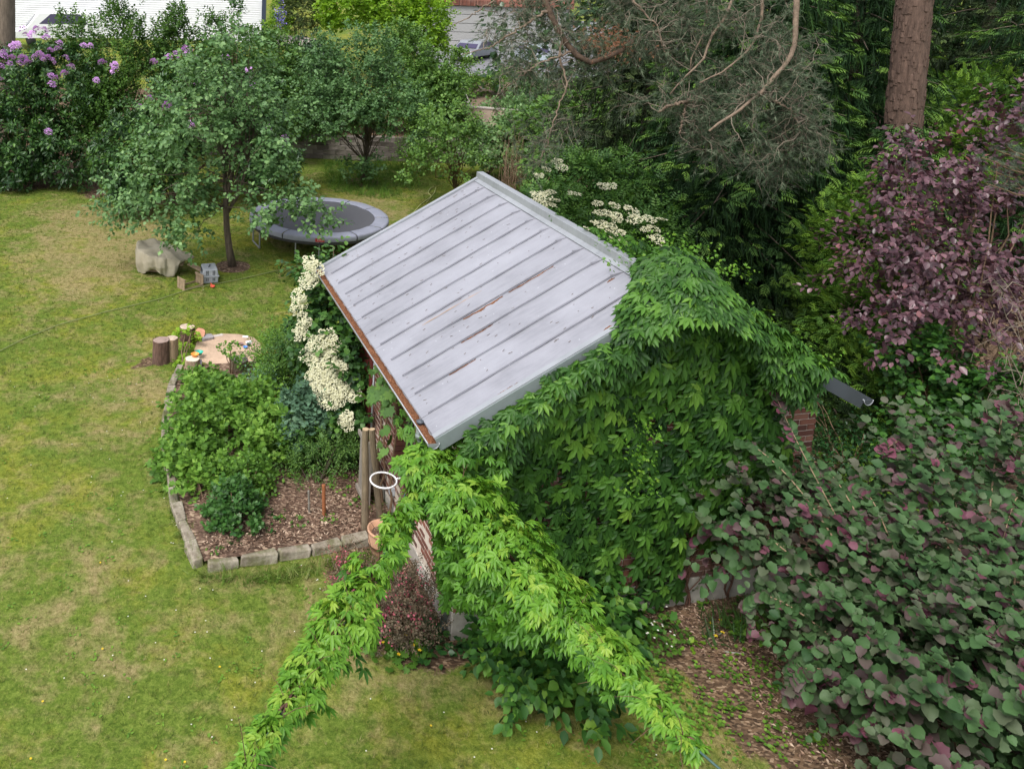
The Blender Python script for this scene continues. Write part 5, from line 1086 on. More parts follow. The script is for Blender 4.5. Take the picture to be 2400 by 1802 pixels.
# rope across the lawn
pts = [(-40, 850), (0, 822), (60, 792), (140, 760), (250, 730), (370, 702), (450, 676), (560, 655), (650, 634), (720, 618), (790, 600)]
P = np.array([gp(x, y, .03) for x, y in pts]); Q, _ = resample(P, 60); c = Q.mean(0); mb = MB(); mb.tube(Q - c, .010, 6); tag(mb.build('garden_hose', plain('olive_hose', (.20, .23, .09), .6, var=.1), None, smooth=True, loc=c), 'long thin olive hose running across the lawn to the shed', 'hose')
P = [gp(x, y, .03) for x, y in ((1000, 475), (1018, 452), (1022, 438), (1010, 440), (1002, 452), (1012, 460), (985, 480), (930, 545))]; Q, _ = resample(np.array(P), 40); c = Q.mean(0); mb = MB(); mb.tube(Q - c, .014, 6); tag(mb.build('garden_hose', plain('yellow_hose', (.45, .48, .18), .5, var=.1), None, smooth=True, loc=c), 'looped pale yellow hose on the grass behind the shed roof', 'hose')

# ================================================================ DRY STONE WALL AND BUILDINGS BEHIND
M_stone = NT('wall_stone'); k = M_stone; t = k.attr(); n = k.noise(9, 5, .7, k.coord('Object'))
k.bump(n, .6, .02); M_stone = k.col(k.mix(k.math('MULTIPLY', n, .5), k.ramp(t, [(0, (.12, .10, .085)), (.5, (.22, .19, .165)), (1, (.34, .30, .26))]), (.10, .09, .08)), .95, 0, .1)
ws = thing('dry_stone_wall', 'low dry stone retaining wall behind the back lawn', 'stone wall', (0, 36.3, 0))
lib = {}; cells = []
for r_ in range(5):
    x = -6.5 + rng.uniform(0, .3)
    while x < 14: L = rng.uniform(.28, .62); cells.append((x + L / 2, r_, L)); x += L + .015
cells.sort(key=lambda c: abs(c[0] - 3.2)); mb = MB(); off = np.array([0, 36.3, 0])
for i, (x, r_, L) in enumerate(cells):
    c = (x, 36.3 + .05 * r_ + rng.uniform(-.03, .03), .10 + r_ * .205 + rng.uniform(-.01, .01)); size = (L, .34, .19)
    if i < 290:
        q = (round(L, 1), int(rng.integers(0, 6)))
        if q not in lib: m_ = MB(); m_.box((0, 0, 0), (q[0] + .03, .34, .19), t=(q[1] + .5) / 6, jit=.02); lib[q] = mesh_np('stone', m_.v, m_.f, M_stone, tint=m_.t)
        link('stone', lib[q], ws, np.array(c) - off)
    else: mb.box(np.array(c) - off, size, t=rng.uniform(), jit=.02)
if mb.v: tag(mb.build('stonework', M_stone, ws), kind='stuff')
mb = MB(); mb.box((3.75, .42, .48), (20.6, .35, .98)); mb.build('earth_backing', M_mulch, ws)

M_render = plain('white_brick_paint', (.80, .80, .84), .6, var=.04, scale=3); M_navy = plain('dark_blue_trim', (.035, .045, .08), .5, var=.1)
def facade_pt(px, py, Y): return at(px, py, Y)
a = at(-60, 60, 62); b = at(613, 60, 62); zb = float(gz(0, 62)); c0 = np.array([a[0], 62, zb]); Wd = b[0] - a[0]
h = thing('white_house', 'long white painted house wall with dark blue corner behind the garden shrubs', 'house', c0)
for i in range(42):                                                # fine horizontal boards
    mb = MB(); mb.box((Wd / 2, .1, .08 + i * .16), (Wd, .2, .150), taper=0); mb.box((Wd / 2, -.008, .04 + i * .16), (Wd, .02, .06)); mb.build('board', M_render, h)
mb = MB(); mb.box((Wd / 2, .5, 3.4), (Wd - .02, .6, 6.8)); mb.build('wall', M_render, h)
mb = MB(); mb.box((Wd + .14, .3, 3.4), (.28, 1.0, 6.9)); mb.build('corner_trim', M_navy, h)
mb = MB(); mb.box((Wd / 2, 3, 3.4), (Wd - .1, 5, 6.7)); mb.build('side_wall', M_render, h)
# white camper van in front of it
M_wcar = plain('white_car_paint', (.78, .78, .80), .3, var=.03, bump=0); k = NT('car_glass'); k.p.inputs['Base Color'].default_value = (.05, .04, .09, 1); k.p.inputs['Roughness'].default_value = .1; M_cg = k.m; M_tyre = plain('tyre', (.02, .02, .02), .8, var=.1)
def car(name, label, loc, rz, mat, van=False, L=4.4, Wc=1.8, H=1.45):
    t = thing(name, label, 'van' if van else 'car', loc, rz); mb = MB()
    if van: prof = [(-.5, .35), (-.5, .78), (-.47, 1.0), (.22, 1.0), (.36, .62), (.49, .52), (.5, .35)]
    else: prof = [(-.5, .3), (-.5, .62), (-.40, .66), (-.28, 1.0), (.08, 1.0), (.26, .66), (.47, .56), (.5, .3)]
    n = len(prof); V = []
    for y, s in ((-.5, .94), (-.46, 1), (.46, 1), (.5, .94)): V += [(x * L, y * Wc * (1 - .12 * max(0, z - .6) * 2), .25 + (z - .25) * s * H) for x, z in prof]
    F = [(j * n + i, j * n + (i + 1) % n, (j + 1) * n + (i + 1) % n, (j + 1) * n + i) for j in range(3) for i in range(n)] + [tuple(range(n))[::-1], tuple(3 * n + i for i in range(n))]
    mb.add(V, F); mb.build('body', mat, t, bevel=.05)
    xw = (.22, .36, 1.0, .62) if van else (.08, .26, 1.0, .66)
    def zz(z): return .25 + (z - .25) * H
    mb = MB(); x0, x1, za, zb_ = xw; dx = .02; mb.add([(x0 * L + dx, -.36 * Wc, zz(za) - .04), (x0 * L + dx, .36 * Wc, zz(za) - .04), (x1 * L + dx, .42 * Wc, zz(zb_) + .03), (x1 * L + dx, -.42 * Wc, zz(zb_) + .03)], [(0, 1, 2, 3)]); mb.build('windscreen', M_cg, t)
    for s in (-1, 1):
        mb = MB(); mb.add([(-.24 * L, s * (.455 * Wc), zz(.94)), (.09 * L, s * .455 * Wc, zz(.94)), (.22 * L, s * .49 * Wc, zz(.70)), (-.33 * L, s * .49 * Wc, zz(.70))], [(0, 1, 2, 3)]); mb.build('side_window', M_cg, t)
        for x in (-.31, .31): mb = MB(); R90 = np.array([(1, 0, 0), (0, 0, -1), (0, 1, 0)]); mb.lathe([(0, -.1), (.3, -.1), (.32, -.06), (.32, .06), (.3, .1), (0, .1)], 16, (x * L, s * Wc * .44, .32), R=R90); mb.build('wheel', M_tyre, t, smooth=True)
    return t
p = at(95, 60, 57.5); z0 = float(gz(0, 57.5)); car('camper_van', 'white van with slanted windscreen parked before the white house', (p[0] + 1.2, 57.5, z0 + .15), rad(200), M_wcar, True, 5.8, 2.1, 2.75)
# garage with brick band
zb = float(gz(0, 62)); a = at(985, 60, 62); b = at(1330, 60, 62); Wg = b[0] - a[0]
g = thing('garage', 'pale grey garage building with a red brick band along its top', 'garage', (a[0], 62, zb), -.04); M_pale = plain('pale_cladding', (.36, .355, .35), .7, var=.06); M_bb = plain('brick_band', (.38, .16, .12), .9, var=.25, scale=8)
ht = at(1100, 14, 62)[2] - zb; mb = MB(); mb.box((Wg / 2, 2.5, ht / 2), (Wg, 5, ht)); mb.build('wall', M_pale, g)
nb_ = int(ht / .55)
for i in range(nb_): mb = MB(); mb.box((Wg / 2, -.03, ht * (i + .5) / nb_), (Wg - .3, .05, ht / nb_ - .05)); mb.build('door_panel', M_pale, g, bevel=.01)
mb = MB(); mb.box((Wg / 2, 2.4, ht + .75), (Wg + .4, 5.2, 1.5)); mb.build('brick_band', M_bb, g)
for i in range(110): mb = MB(); mb.box((-.15 + (i + .5) * (Wg + .3) / 110, -.23, ht + .22), ((Wg + .3) / 110 - .03, .05, .42), t=rng.uniform()); o = mb.build('brick', M_brick, g) if i < 60 else mb.build('brick', M_bb, g)
p = gpt(1060, 95); car('parked_car', 'silver car in front of the pale garage seen between shrubs', (p[0], 58, float(gz(0, 58))), -2.2, plain('silver_paint', (.35, .37, .40), .3, metal=.5, var=.05, bump=0))
p = gpt(1165, 95); car('parked_car', 'pale car partly behind pine twigs in front of the garage', (p[0] + .3, 57, float(gz(0, 57))), -1.6, plain('pale_car_paint', (.42, .48, .52), .3, metal=.4, var=.05, bump=0))
# beige retaining wall
A, B, Cc = gpt(1075, 240), gpt(1098, 292), gpt(1210, 300); t = thing('retaining_wall', 'short beige rendered garden wall with pale coping behind the far shrubs', 'garden wall', A); M_bge = plain('beige_render', (.46, .36, .28), .9, var=.12)
for q0, q1 in ((A, B), (B, Cc)): mb = MB(); mb.bar(q0 - A + [0, 0, .35], q1 - A + [0, 0, .35], .2, .95); mb.build('wall', M_bge, t); mb = MB(); mb.bar(q0 - A + [0, 0, .86], q1 - A + [0, 0, .86], .26, .06); mb.build('coping', M_pst, t)

# ================================================================ TREES AND SHRUBS BEHIND THE LAWN
b = gp(545, 625)
E = [ell(265, 330, 520, 540, 21.6, 1.1), ell(330, 130, 640, 400, 22.3, 1.5), ell(440, 60, 640, 260, 22.8, 1.), ell(500, 200, 700, 430, 22.2, 1.1), ell(540, 440, 720, 540, 21.2, .7), ell(640, 470, 790, 545, 21.3, .45), ell(380, 470, 500, 590, 21.0, .5), ell(240, 440, 340, 540, 21.8, .5), ell(560, 380, 720, 480, 21.8, .7)]
ap_t, C, O, d = shrub('apple_tree', 'apple tree with slim leaning trunk and grey green leaves beside the trampoline', 'apple tree', E, b, OVALW, L_apple, 350, 4, 9, .125, .42, .17, .6, .95, .15, planar=.4, stem=0, upd=.1, tint=.55, tipt=0)
tk = [(0, 0, 0), (-.10, 0, .5), (-.18, 0, 1.1), (-.22, .05, 1.7), (-.25, .1, 2.4), (-.35, .2, 3.2), (-.5, .3, 4.2)]; tk2 = [(-.2, .05, 1.5), (.15, .2, 2.1), (.35, .3, 3.0), (.5, .3, 3.8)]
mb = MB(); mb.tube(tk, [.125, .10, .09, .08, .065, .05, .03], 10); mb.tube(tk2, [.06, .05, .04, .02], 8); mb.build('trunk', M_bark, ap_t, smooth=True)
stems(b, C, ap_t, M_bark, 70, .028, [b + np.array(q) for q in tk[3:] + tk2[1:]])
mb = MB(); mb.lathe([(0, .03), (.3, .02), (.5, .005)], 16); tag(mb.build('mulch_ring', M_mulch, ap_t, smooth=True), kind=None)
b = gp(850, 428)
E = [ell(690, 190, 850, 320, 31, 1.0), ell(760, 70, 940, 260, 32, 1.3), ell(840, 200, 1010, 330, 31, 1.), ell(740, 220, 900, 320, 30.5, 1.0), ell(800, 360, 880, 410, 31.3, .4), ell(700, 100, 820, 230, 32.5, 1)]
a2, C, O, d = shrub('apple_tree', 'farther apple tree in front of the dry stone wall', 'apple tree', E, b, FOLD, L_apple, 400, 4, 10, .135, .38, .2, .6, .95, .1, stem=0, tint=.42)
tk = [(0, 0, 0), (.08, 0, .8), (.1, 0, 1.6), (0, 0, 2.6), (-.1, 0, 3.6)]; mb = MB(); mb.tube(tk, [.14, .11, .1, .08, .04], 8); mb.build('trunk', M_bark, a2, smooth=True); stems(b, C, a2, M_bark, 50, .03, [b + np.array(q) for q in tk[1:]])
patch('long_grass', 'long grass left standing round the farther apple tree', 'grass', ((760, 380), (960, 380), (980, 440), (900, 470), (770, 450)), t_blades(9, 6, .035, .8), L_weed, 60, .02, .35, up=.1, tint=.6)
b = gp(1065, 443); shrub('young_tree', 'young multi stemmed tree with fine leaves rising behind the roof ridge', 'tree', [ell(990, 240, 1120, 400, 29, .9), ell(930, 330, 1060, 440, 28.6, .8), ell(1040, 300, 1150, 420, 29, .7)], b, FOLD, L_mid, 95, 4, 9, .12, .4, .22, .8, .9, .1, stem=22, stem_r=.03, tint=.75)

L_priv = leafmat('privet_leaf', [(0, (.035, .085, .016)), (.5, (.085, .185, .03)), (1, (.18, .32, .05))], .5, .35, .25)
def gt(px, Y): c = at(px, 300, Y); return np.array([c[0], Y, float(gz(0, Y))])
FL = mesh_np('flower', *umbel(.10, 80, 5, 1.1, .45), leafmat('lilac_petal', [(0, (.48, .22, .55)), (1, (.75, .50, .80))], .6, .2, .2, (1, .8, 1)), False, None)
a = FL.attributes.new('tint', 'FLOAT', 'POINT'); a.data.foreach_set('value', rng.uniform(0, 1, len(FL.vertices)).astype(np.float32))
def rhodo(label, E, base, n, fl, Yf):
    t, C, O, d = shrub('rhododendron', label, 'rhododendron', E, base, t_diamond(.44, .08), L_rhodo, int(n * 1.25), 3, 11, .21, .12, .18, .4, .7, .1, spread=1.5, stem=20, stem_r=.04, upd=.25)
    for i, (x, y) in enumerate(fl):
        p = at(x, y, Yf + .0); o = link('flower', FL, t, p - np.array(t.location)); o.scale = [rng.uniform(1.0, 1.5)] * 3; o.rotation_euler = (rng.uniform(.2, .9), rng.uniform(-.4, .4), rng.uniform(0, 6))
    return t
rhodo('big rhododendron with many lilac flowers at the far left edge', [ell(-120, 110, 120, 300, 31, 1.8), ell(-120, 230, 150, 440, 30.2, 1.6), ell(60, 100, 240, 320, 31.5, 1.6), ell(90, 280, 230, 445, 30.2, 1.2), ell(-60, 350, 100, 440, 29.6, .8)], gt(60, 31), 620,
      [(54, 72), (87, 70), (103, 75), (76, 84), (108, 92), (32, 110), (60, 84), (10, 124), (28, 137), (53, 139), (66, 150), (44, 150), (22, 152), (3, 158), (84, 137), (117, 120), (112, 140), (120, 146), (138, 104), (137, 118), (195, 109), (210, 111), (152, 175), (121, 201), (118, 180), (112, 312), (165, 160), (153, 138), (8, 133), (40, 107), (-2, 190), (130, 185), (225, 190), (268, 155), (270, 168), (240, 150), (35, 118), (92, 130), (100, 142)], 27.6)
rhodo('rhododendron with scattered lilac flowers hidden behind the apple tree', [ell(230, 250, 420, 490, 27.2, 1.1), ell(340, 150, 660, 420, 29, 1.7), ell(560, 330, 700, 450, 28.5, .9), ell(250, 400, 340, 500, 26.6, .6)], gt(400, 28.5), 520,
      [(395, 136), (432, 122), (444, 124), (457, 137), (410, 131), (437, 118), (527, 136), (350, 233), (328, 254), (391, 250), (456, 315), (446, 295), (584, 165), (630, 299), (667, 326), (668, 338), (461, 199), (360, 147), (590, 205)], 25.6)
shrub('privet_shrub', 'tall ragged privet shrub with upright shoots before the white house', 'shrub', [ell(190, 60, 330, 300, 32.5, 1.4), ell(110, 30, 190, 190, 33, .6), ell(240, -30, 330, 130, 33, .9), ell(300, 60, 400, 240, 33.5, 1.2), ell(180, 160, 300, 330, 31.8, .9)], gt(260, 33), FOLD, L_priv, 400, 4, 11, .12, .5, .18, .7, .8, 0, stem=30, stem_r=.03, upd=1.2)
shrub('privet_shrub', 'darker bushy privet right of the tall ragged one', 'shrub', [ell(360, 70, 470, 260, 34, 1.3), ell(380, 20, 440, 110, 34, .4), ell(450, 110, 560, 260, 34.5, 1.2), ell(480, 30, 520, 140, 34, .4), ell(180, 200, 300, 360, 31, .8)], gt(440, 34), FOLD, L_priv, 400, 4, 11, .12, .45, .18, .6, .8, 0, stem=24, stem_r=.03, upd=1.1, tint=.3)
shrub('sapling', 'slender sapling sticking up in front of the white house corner', 'sapling', [ell(535, -10, 575, 50, 34, .25), ell(535, 40, 570, 110, 34, .25)], gt(553, 34), OVALW, L_apple, 26, 3, 7, .12, .3, .1, .8, 1, 0, stem=8, stem_r=.02, upd=1)
for x, y, lb in ((555, 55, 'spare'),): pass
shrub('shrub_belt', 'mixed shrubs filling the border between house corner and dark laurel', 'shrub', [ell(540, 80, 700, 260, 35.5, 1.5), ell(600, 180, 720, 330, 35.2, 1.2), ell(630, 250, 790, 330, 36.9, .8)], gt(620, 36), FOLD, L_mid, 380, 4, 9, .15, .4, .2, .5, .9, .1, stem=14, tint=.6)
shrub('dark_laurel', 'dark cherry laurel with almost black gaps behind the apple trees', 'laurel', [ell(650, 90, 780, 300, 40, 1.8), ell(730, 130, 830, 300, 41, 1.4)], gt(710, 41), FOLD, L_dark, 300, 4, 8, .18, .35, .2, .5, .9, .1, stem=14, tint=.3)
shrub('bright_laurel', 'bright yellow green cherry laurel left of the garage', 'laurel', [ell(950, -20, 1045, 140, 46, 2.0), ell(860, -30, 990, 60, 47, 2), ell(760, -60, 900, 80, 48, 2.5)], gt(980, 46), FOLD, L_lime, 420, 4, 8, .22, .4, .22, .4, .9, .1, stem=14, tint=.25)
shrub('far_shrub', 'mid green shrub between the farther apple tree and the garage', 'shrub', [ell(900, 60, 1010, 260, 40, 1.5), ell(990, 190, 1075, 290, 40, 1.1), ell(950, 180, 1080, 300, 38, 1.2)], gt(1000, 40), FOLD, L_mid, 400, 4, 9, .16, .4, .2, .5, .9, .1, stem=14, tint=.72)
t, C, O, d = shrub('small_fruit_tree', 'small fruit tree on the terrace above the stone wall', 'fruit tree', [ell(930, 150, 1060, 250, 38.5, 1.2), ell(1010, 175, 1085, 250, 39, .9)], gt(995, 38.5), FOLD, L_mid, 180, 4, 9, .14, .35, .2, .6, .9, .1, stem=20, stem_r=.05, tint=.6)
mb = MB(); mb.tube([(0, 0, 0), (0, 0, .9), (.15, 0, 1.6), (.3, 0, 2.3)], [.13, .11, .08, .05], 8); mb.build('trunk', M_bark, t, smooth=True)
shrub('wall_top_plants', 'small shrubs and perennials growing along the top of the stone wall', 'shrub', [ell(690, 245, 780, 303, 37.4, .6), ell(760, 240, 900, 303, 37.7, .7), ell(890, 240, 1000, 306, 37.5, .6), ell(960, 290, 1060, 340, 37.2, .4), ell(1000, 250, 1090, 330, 38, .8)], gt(860, 37.3), FOLD, L_priv, 320, 4, 9, .12, .3, .15, .5, 1, 0, stem=10, tint=.6)
shrub('lawn_edge_bush', 'bush with yellowish shoots at the right end of the stone wall', 'bush', [ell(960, 300, 1060, 400, 34.5, .8), ell(930, 330, 1000, 380, 34.8, .4)], gp(1000, 400), OVAL, L_priv, 110, 4, 8, .09, .3, .15, .5, 1, 0, stem=10, tint=.7)
shrub('right_shrub', 'light green shrub right of the young multi stemmed tree', 'shrub', [ell(1160, 290, 1250, 370, 34, 1.), ell(1090, 300, 1220, 400, 33.5, 1.1), ell(1170, 270, 1280, 400, 32, 1.)], gt(1150, 34), FOLD, L_apple, 330, 4, 9, .15, .35, .2, .5, .9, .1, stem=14, tint=.7)
shrub('magnolia_shrub', 'broad leaved magnolia like shrub below the pine boughs', 'shrub', [ell(1220, 250, 1380, 400, 27, 1.2), ell(1300, 200, 1480, 340, 28, 1.3), ell(1240, 360, 1340, 430, 25.5, .6), ell(1350, 300, 1470, 400, 26, 1)], gt(1330, 27), OVALW, L_mid, 330, 4, 7, .18, .3, .2, .5, 1, .3, stem=14, tint=.7)
shrub('dry_brush', 'brownish half dry twiggy bush behind the roof ridge', 'bush', [ell(1170, 310, 1270, 430, 26.5, .8), ell(1180, 400, 1250, 450, 24, .5)], gt(1200, 26), NARROW, L_redbush, 60, 3, 7, .06, .4, .2, .8, 1, 0, stem=70, stem_r=.012, tint=.35)
shrub('driveway_shrub', 'fresh green shrub half hiding the silver car on the driveway', 'shrub', [ell(1000, 120, 1110, 185, 50, 1.2), ell(1060, 175, 1150, 225, 46, .9), ell(1140, 160, 1260, 230, 46, 1.2)], gt(1060, 49), FOLD, L_priv, 150, 4, 8, .17, .35, .2, .5, .9, .1, stem=12, tint=.75)
shrub('low_bush', 'low mid green bush on the bare soil right of the beige garden wall', 'bush', [ell(1130, 235, 1260, 300, 40, 1.0), ell(1200, 190, 1330, 290, 42, 1.4)], gt(1200, 41), FOLD, L_apple, 130, 4, 8, .15, .35, .2, .5, .9, .1, stem=12, tint=.6)
# elder with flat cream flowers
b = SW(4.6, 9.3)
el, C, O, d = shrub('elder_bush', 'dark leaved elder with flat cream flower heads behind the shed roof', 'elder', [ell(1230, 440, 1420, 600, 18.5, 1.), ell(1380, 470, 1570, 640, 18, 1.), ell(1290, 370, 1500, 500, 19.5, 1.1), ell(1480, 540, 1600, 660, 17.2, .6)], b, PINN, L_hyd, 250, 4, 5, .28, .25, .18, .5, 1, .15, stem=24, stem_r=.04, tint=.62)
hp = [(1258, 457, 17.6), (1240, 470, 17.5), (1275, 462, 17.5), (1290, 450, 17.6), (1265, 480, 17.4), (1300, 470, 17.5), (1285, 480, 17.4), (1315, 393, 18.6), (1280, 397, 18.5), (1262, 412, 18.4), (1305, 378, 18.8), (1412, 437, 18), (1430, 436, 18), (1400, 477, 17.6), (1440, 482, 17.5), (1400, 500, 17.4), (1420, 500, 17.4), (1480, 495, 17.5), (1445, 515, 17.3), (1442, 505, 17.3), (1487, 515, 17.3), (1518, 514, 17.3), (1512, 538, 17.1), (1532, 536, 17.1), (1537, 560, 17), (1558, 582, 16.9), (1555, 598, 16.8), (1414, 535, 17.2), (1435, 530, 17.2), (1375, 548, 17.2), (1405, 525, 17.3), (1445, 545, 17.1), (1460, 568, 17), (1345, 455, 17.8), (1238, 478, 17.4), (1548, 514, 17.2), (1430, 558, 17)]
heads(el, [at(p[0], p[1], p[2] - .6) for p in hp], 1.15, (0, -.25, 1), .15)
# left trunk at the frame's top corner
tb = gt(10, 34); t = thing('broadleaf_tree', 'thick grey brown tree trunk at the top left corner', 'tree', tb); e1 = at(12, -60, 34) - tb; e0 = np.array([-.05, 0, 0]); mb = MB()
P = np.linspace(0, 1, 12)[:, None] * (e1 * 1.6) + e0; mb.tube(P, np.linspace(.50, .38, 12), 20); M_tr = plain('rough_bark', (.20, .155, .12), .95, var=.4, scale=4, bump=1, streak=(5, 5, .8)); mb.build('trunk', M_tr, t, smooth=True)
O = tb + e1 * 1.6 + rng.normal(0, 1.6, (700, 3)) + [0, 0, 1.5]; P, D, N, Sc = sprigs(O, unit(rng.normal(size=O.shape)), .4, 8, .14); cloud('crown', OVAL, P, D, N, Sc, L_mid, t)

# ================================================================ CONIFERS
L_spruce = leafmat('spruce_needles', [(0, (.010, .028, .011)), (.35, (.024, .066, .020)), (.7, (.062, .140, .028)), (1, (.15, .27, .045))], .6, .25, .1, patch=.12)
L_spruce2 = leafmat('spruce_needles_olive', [(0, (.012, .024, .010)), (.45, (.030, .052, .018)), (1, (.085, .13, .035))], .6, .25, .1, patch=.12)
L_yew = leafmat('yew_needles', [(0, (.014, .036, .010)), (.4, (.045, .11, .016)), (.75, (.095, .205, .028)), (1, (.20, .35, .04))], .6, .25, .15, patch=.22, patchscale=1.0)
L_yew_dark = leafmat('dark_yew_needles', [(0, (.008, .020, .008)), (.5, (.022, .048, .014)), (1, (.06, .12, .02))], .6, .25, .1)
FR = [t_frond(5, s, .22, .42) for s in range(3)]; FRH = [t_frond(5, s + 5, .17, .30, .5) for s in range(2)]
def conifer(name, label, base, H, R, nbr, mat, hang=.55, fr=.38, z0=.3, dens=1., group=None, zdense=8.5, back=.4, tr=.2, tipb=.35):
    t = thing(name, label, 'conifer', base, group=group); base = np.asarray(base, float); mb = MB(); mb.tube([(0, 0, 0), (0, 0, H * .5), (0, 0, H)], [tr, tr * .7, .03], 10, cap=False); mb.build('trunk', M_bark, t, smooth=True)
    O1, D1, S1, T1, O2, D2, S2, T2 = [], [], [], [], [], [], [], []; mb = MB()
    for i in range(nbr):
        f = (i + rng.uniform(0, 1)) / nbr; z = z0 + (H - z0) * f ** 1.05
        if z > zdense and rng.uniform() < .55: continue
        a = i * 2.399 + rng.uniform(-.3, .3); to = np.array([math.cos(a), math.sin(a), 0])
        facing = -(to[1]) * .9 - to[0] * .45                       # towards the garden
        if facing < -.35 and rng.uniform() > back: continue
        Lb = R * (1 - (z / H) ** 1.3) * rng.uniform(.75, 1.12) + .25; n = max(4, int(Lb / .13 * dens)); s = np.linspace(.12, 1, n)
        up = .25 * (z / H); P = base + np.array([0, 0, z]) + to * (s * Lb)[:, None] + np.array([0, 0, 1.]) * (up * s - .38 * s ** 2 + .12 * s ** 4)[:, None] * Lb
        if i % 2 == 0: mb.tube(P - base, np.linspace(.03, .006, n), 4, cap=False)
        side = np.array([-to[1], to[0], 0])
        for j in range(n):
            w_ = (.25 + .75 * math.sin(min(1, s[j] * 1.15) * 2.6)) * .42 * Lb ** .5
            for sg in (-1, 1):
                for k_ in range(2):
                    p = P[j] + side * sg * rng.uniform(0, w_) + rng.normal(0, .05, 3) - [0, 0, rng.uniform(0, .08)]
                    if rng.uniform() < hang: O2.append(p); D2.append(to * .25 + side * sg * .15 + [0, 0, -1] + rng.normal(0, .15, 3)); S2.append(fr * rng.uniform(.9, 1.6)); T2.append(rng.normal(.22, .12))
                    else: O1.append(p); D1.append(to * 1. + side * sg * .8 + [0, 0, -.25] + rng.normal(0, .2, 3)); S1.append(fr * rng.uniform(.7, 1.15)); T1.append(rng.normal(.34, .14) + tipb * (s[j] > .75))
    N = unit(rng.normal(0, .25, (len(O1), 3)) + [0, 0, 1]); cloud('foliage', FR, np.array(O1), unit(np.array(D1)), N, np.array(S1), mat, t, np.clip(T1, 0, .95), .28)
    N = unit(rng.normal(0, .5, (len(O2), 3)) + [-.3, -.9, .2]); cloud('hanging_sprays', FRH, np.array(O2), unit(np.array(D2)), N, np.array(S2), mat, t, np.clip(T2, 0, 1), .12)
    tag(mb.build('branch', M_bark, t, smooth=True), kind='stuff'); return t
def gx(px, py, Y): c = at(px, py, Y); return np.array([c[0], Y, 0.])
conifer('spruce', 'dark drooping spruce right behind the ridge end of the shed', gx(1720, 500, 19.6), 13, 3.0, 210, L_spruce)
conifer('spruce', 'dark spruce left of the thick pine trunk', gx(1950, 500, 22), 14, 2.6, 190, L_spruce)
conifer('spruce', 'olive green spruce behind the elder flowers', gx(1500, 450, 23.5), 13, 3.0, 190, L_spruce2, hang=.7)
conifer('spruce', 'deep shadowed spruce far back between the two front spruces', gx(1830, 300, 25.5), 15, 3.6, 150, L_spruce, hang=.5)
conifer('spruce', 'spruce at the far right behind the yellow green yew', gx(2300, 150, 29), 16, 4.0, 150, L_spruce2, hang=.4)
conifer('spruce', 'spruce behind the pine boughs above the magnolia shrub', gx(1560, 200, 30), 15, 3.8, 130, L_spruce2, hang=.6)
conifer('spruce', 'farthest spruce glimpsed at the right top edge', gx(2480, 200, 24), 14, 3.4, 120, L_spruce, hang=.4)
conifer('spruce', 'spruce deep behind the pine trunk', gx(2120, 200, 33), 17, 4.2, 130, L_spruce, hang=.5)
conifer('spruce', 'low young spruce hiding the foot of the thick pine trunk', gx(2090, 500, 17.6), 5.4, 2.0, 90, L_spruce, hang=.4, zdense=9, tr=.08)
YT = [t_frond(5, s + 20, .24, .38, .0) for s in range(3)]
def yew(label, E, base, n, mat, tint, fr=.22, cat='yew', name='yew'):
    t = thing(name, label, cat, base); O, d, C = crown(E, n, 10, .22, .35, .05, .2, -.8); D = unit(d + np.array([0, 0, .0]) + rng.normal(0, .35, O.shape)); N = unit(rng.normal(0, .3, O.shape) + [0, 0, 1] - 0 * d)
    tn = np.clip(rng.normal(tint, .12, len(O)) + np.repeat(rng.normal(0, .12, n), 10), 0, .9)
    cloud('foliage', YT, O, D, N, fr * rng.uniform(.7, 1.3, len(O)), mat, t, tn, .3); stems(np.array(E[0][:3]) * [1, 1, 0] + [0, .3, .05], C, t, M_bark, 18, .03); return t
yew('bright tipped yew between the spruces and the purple plum', [ell(1920, 460, 2120, 700, 16.4, 1.0), ell(1900, 600, 2180, 900, 15.6, 1.2), ell(1960, 800, 2250, 1060, 14.6, 1.1), ell(1980, 400, 2080, 520, 16.8, .5)], SW(8.3, 6.5), 440, L_yew, .62, .25)
yew('darker yew beside the right roof corner', [ell(1760, 740, 1960, 900, 16.8, .9), ell(1880, 850, 2060, 1060, 15.0, .9), ell(1900, 940, 2050, 1150, 14.2, .7)], SW(7.4, 6.5), 260, L_yew_dark, .5)
yew('rounded yellow green yew low behind the hazel', [ell(2010, 1060, 2200, 1210, 12.9, .7)], gx(2100, 1150, 12.9), 90, L_yew, .7, .15)
yew('yellow green spreading yew right of the pine trunk', [ell(2180, 170, 2460, 330, 24, 1.4), ell(2200, 280, 2400, 400, 23, 1.0), ell(2100, 380, 2300, 470, 21.5, .7)], gx(2300, 250, 24), 260, L_yew, .62, .28)
yew('dark conifer bush in front of the red path near the white house', [ell(665, -30, 755, 82, 50, 1.6)], gt(710, 50), 120, L_spruce2, .6, .35, 'conifer bush', 'conifer_bush')
shrub('perennials', 'leafy perennials with blue lupin spikes beside the house corner', 'plants', [ell(620, 30, 680, 80, 49, .8), ell(630, -30, 700, 20, 54, 1)], gt(650, 49), OVAL, L_bright, 70, 3, 8, .16, .3, .2, .5, 1, 0, stem=0, tint=.4)
O = at(657, 40, 48.2) + rng.normal(0, 1, (160, 3)) * [.18, .1, .35]; shr = thing('lupin', 'blue violet lupin flower spikes beside the house corner', 'flower', (O.mean(0)[0], 48.2, float(gz(0, 48.2))))
cloud('flowers', DIA, O, unit(rng.normal(size=O.shape)), unit(rng.normal(size=O.shape)), np.full(160, .12), leafmat('lupin_petal', [(0, (.14, .12, .45)), (1, (.30, .26, .65))], .6, .2, .1), shr)
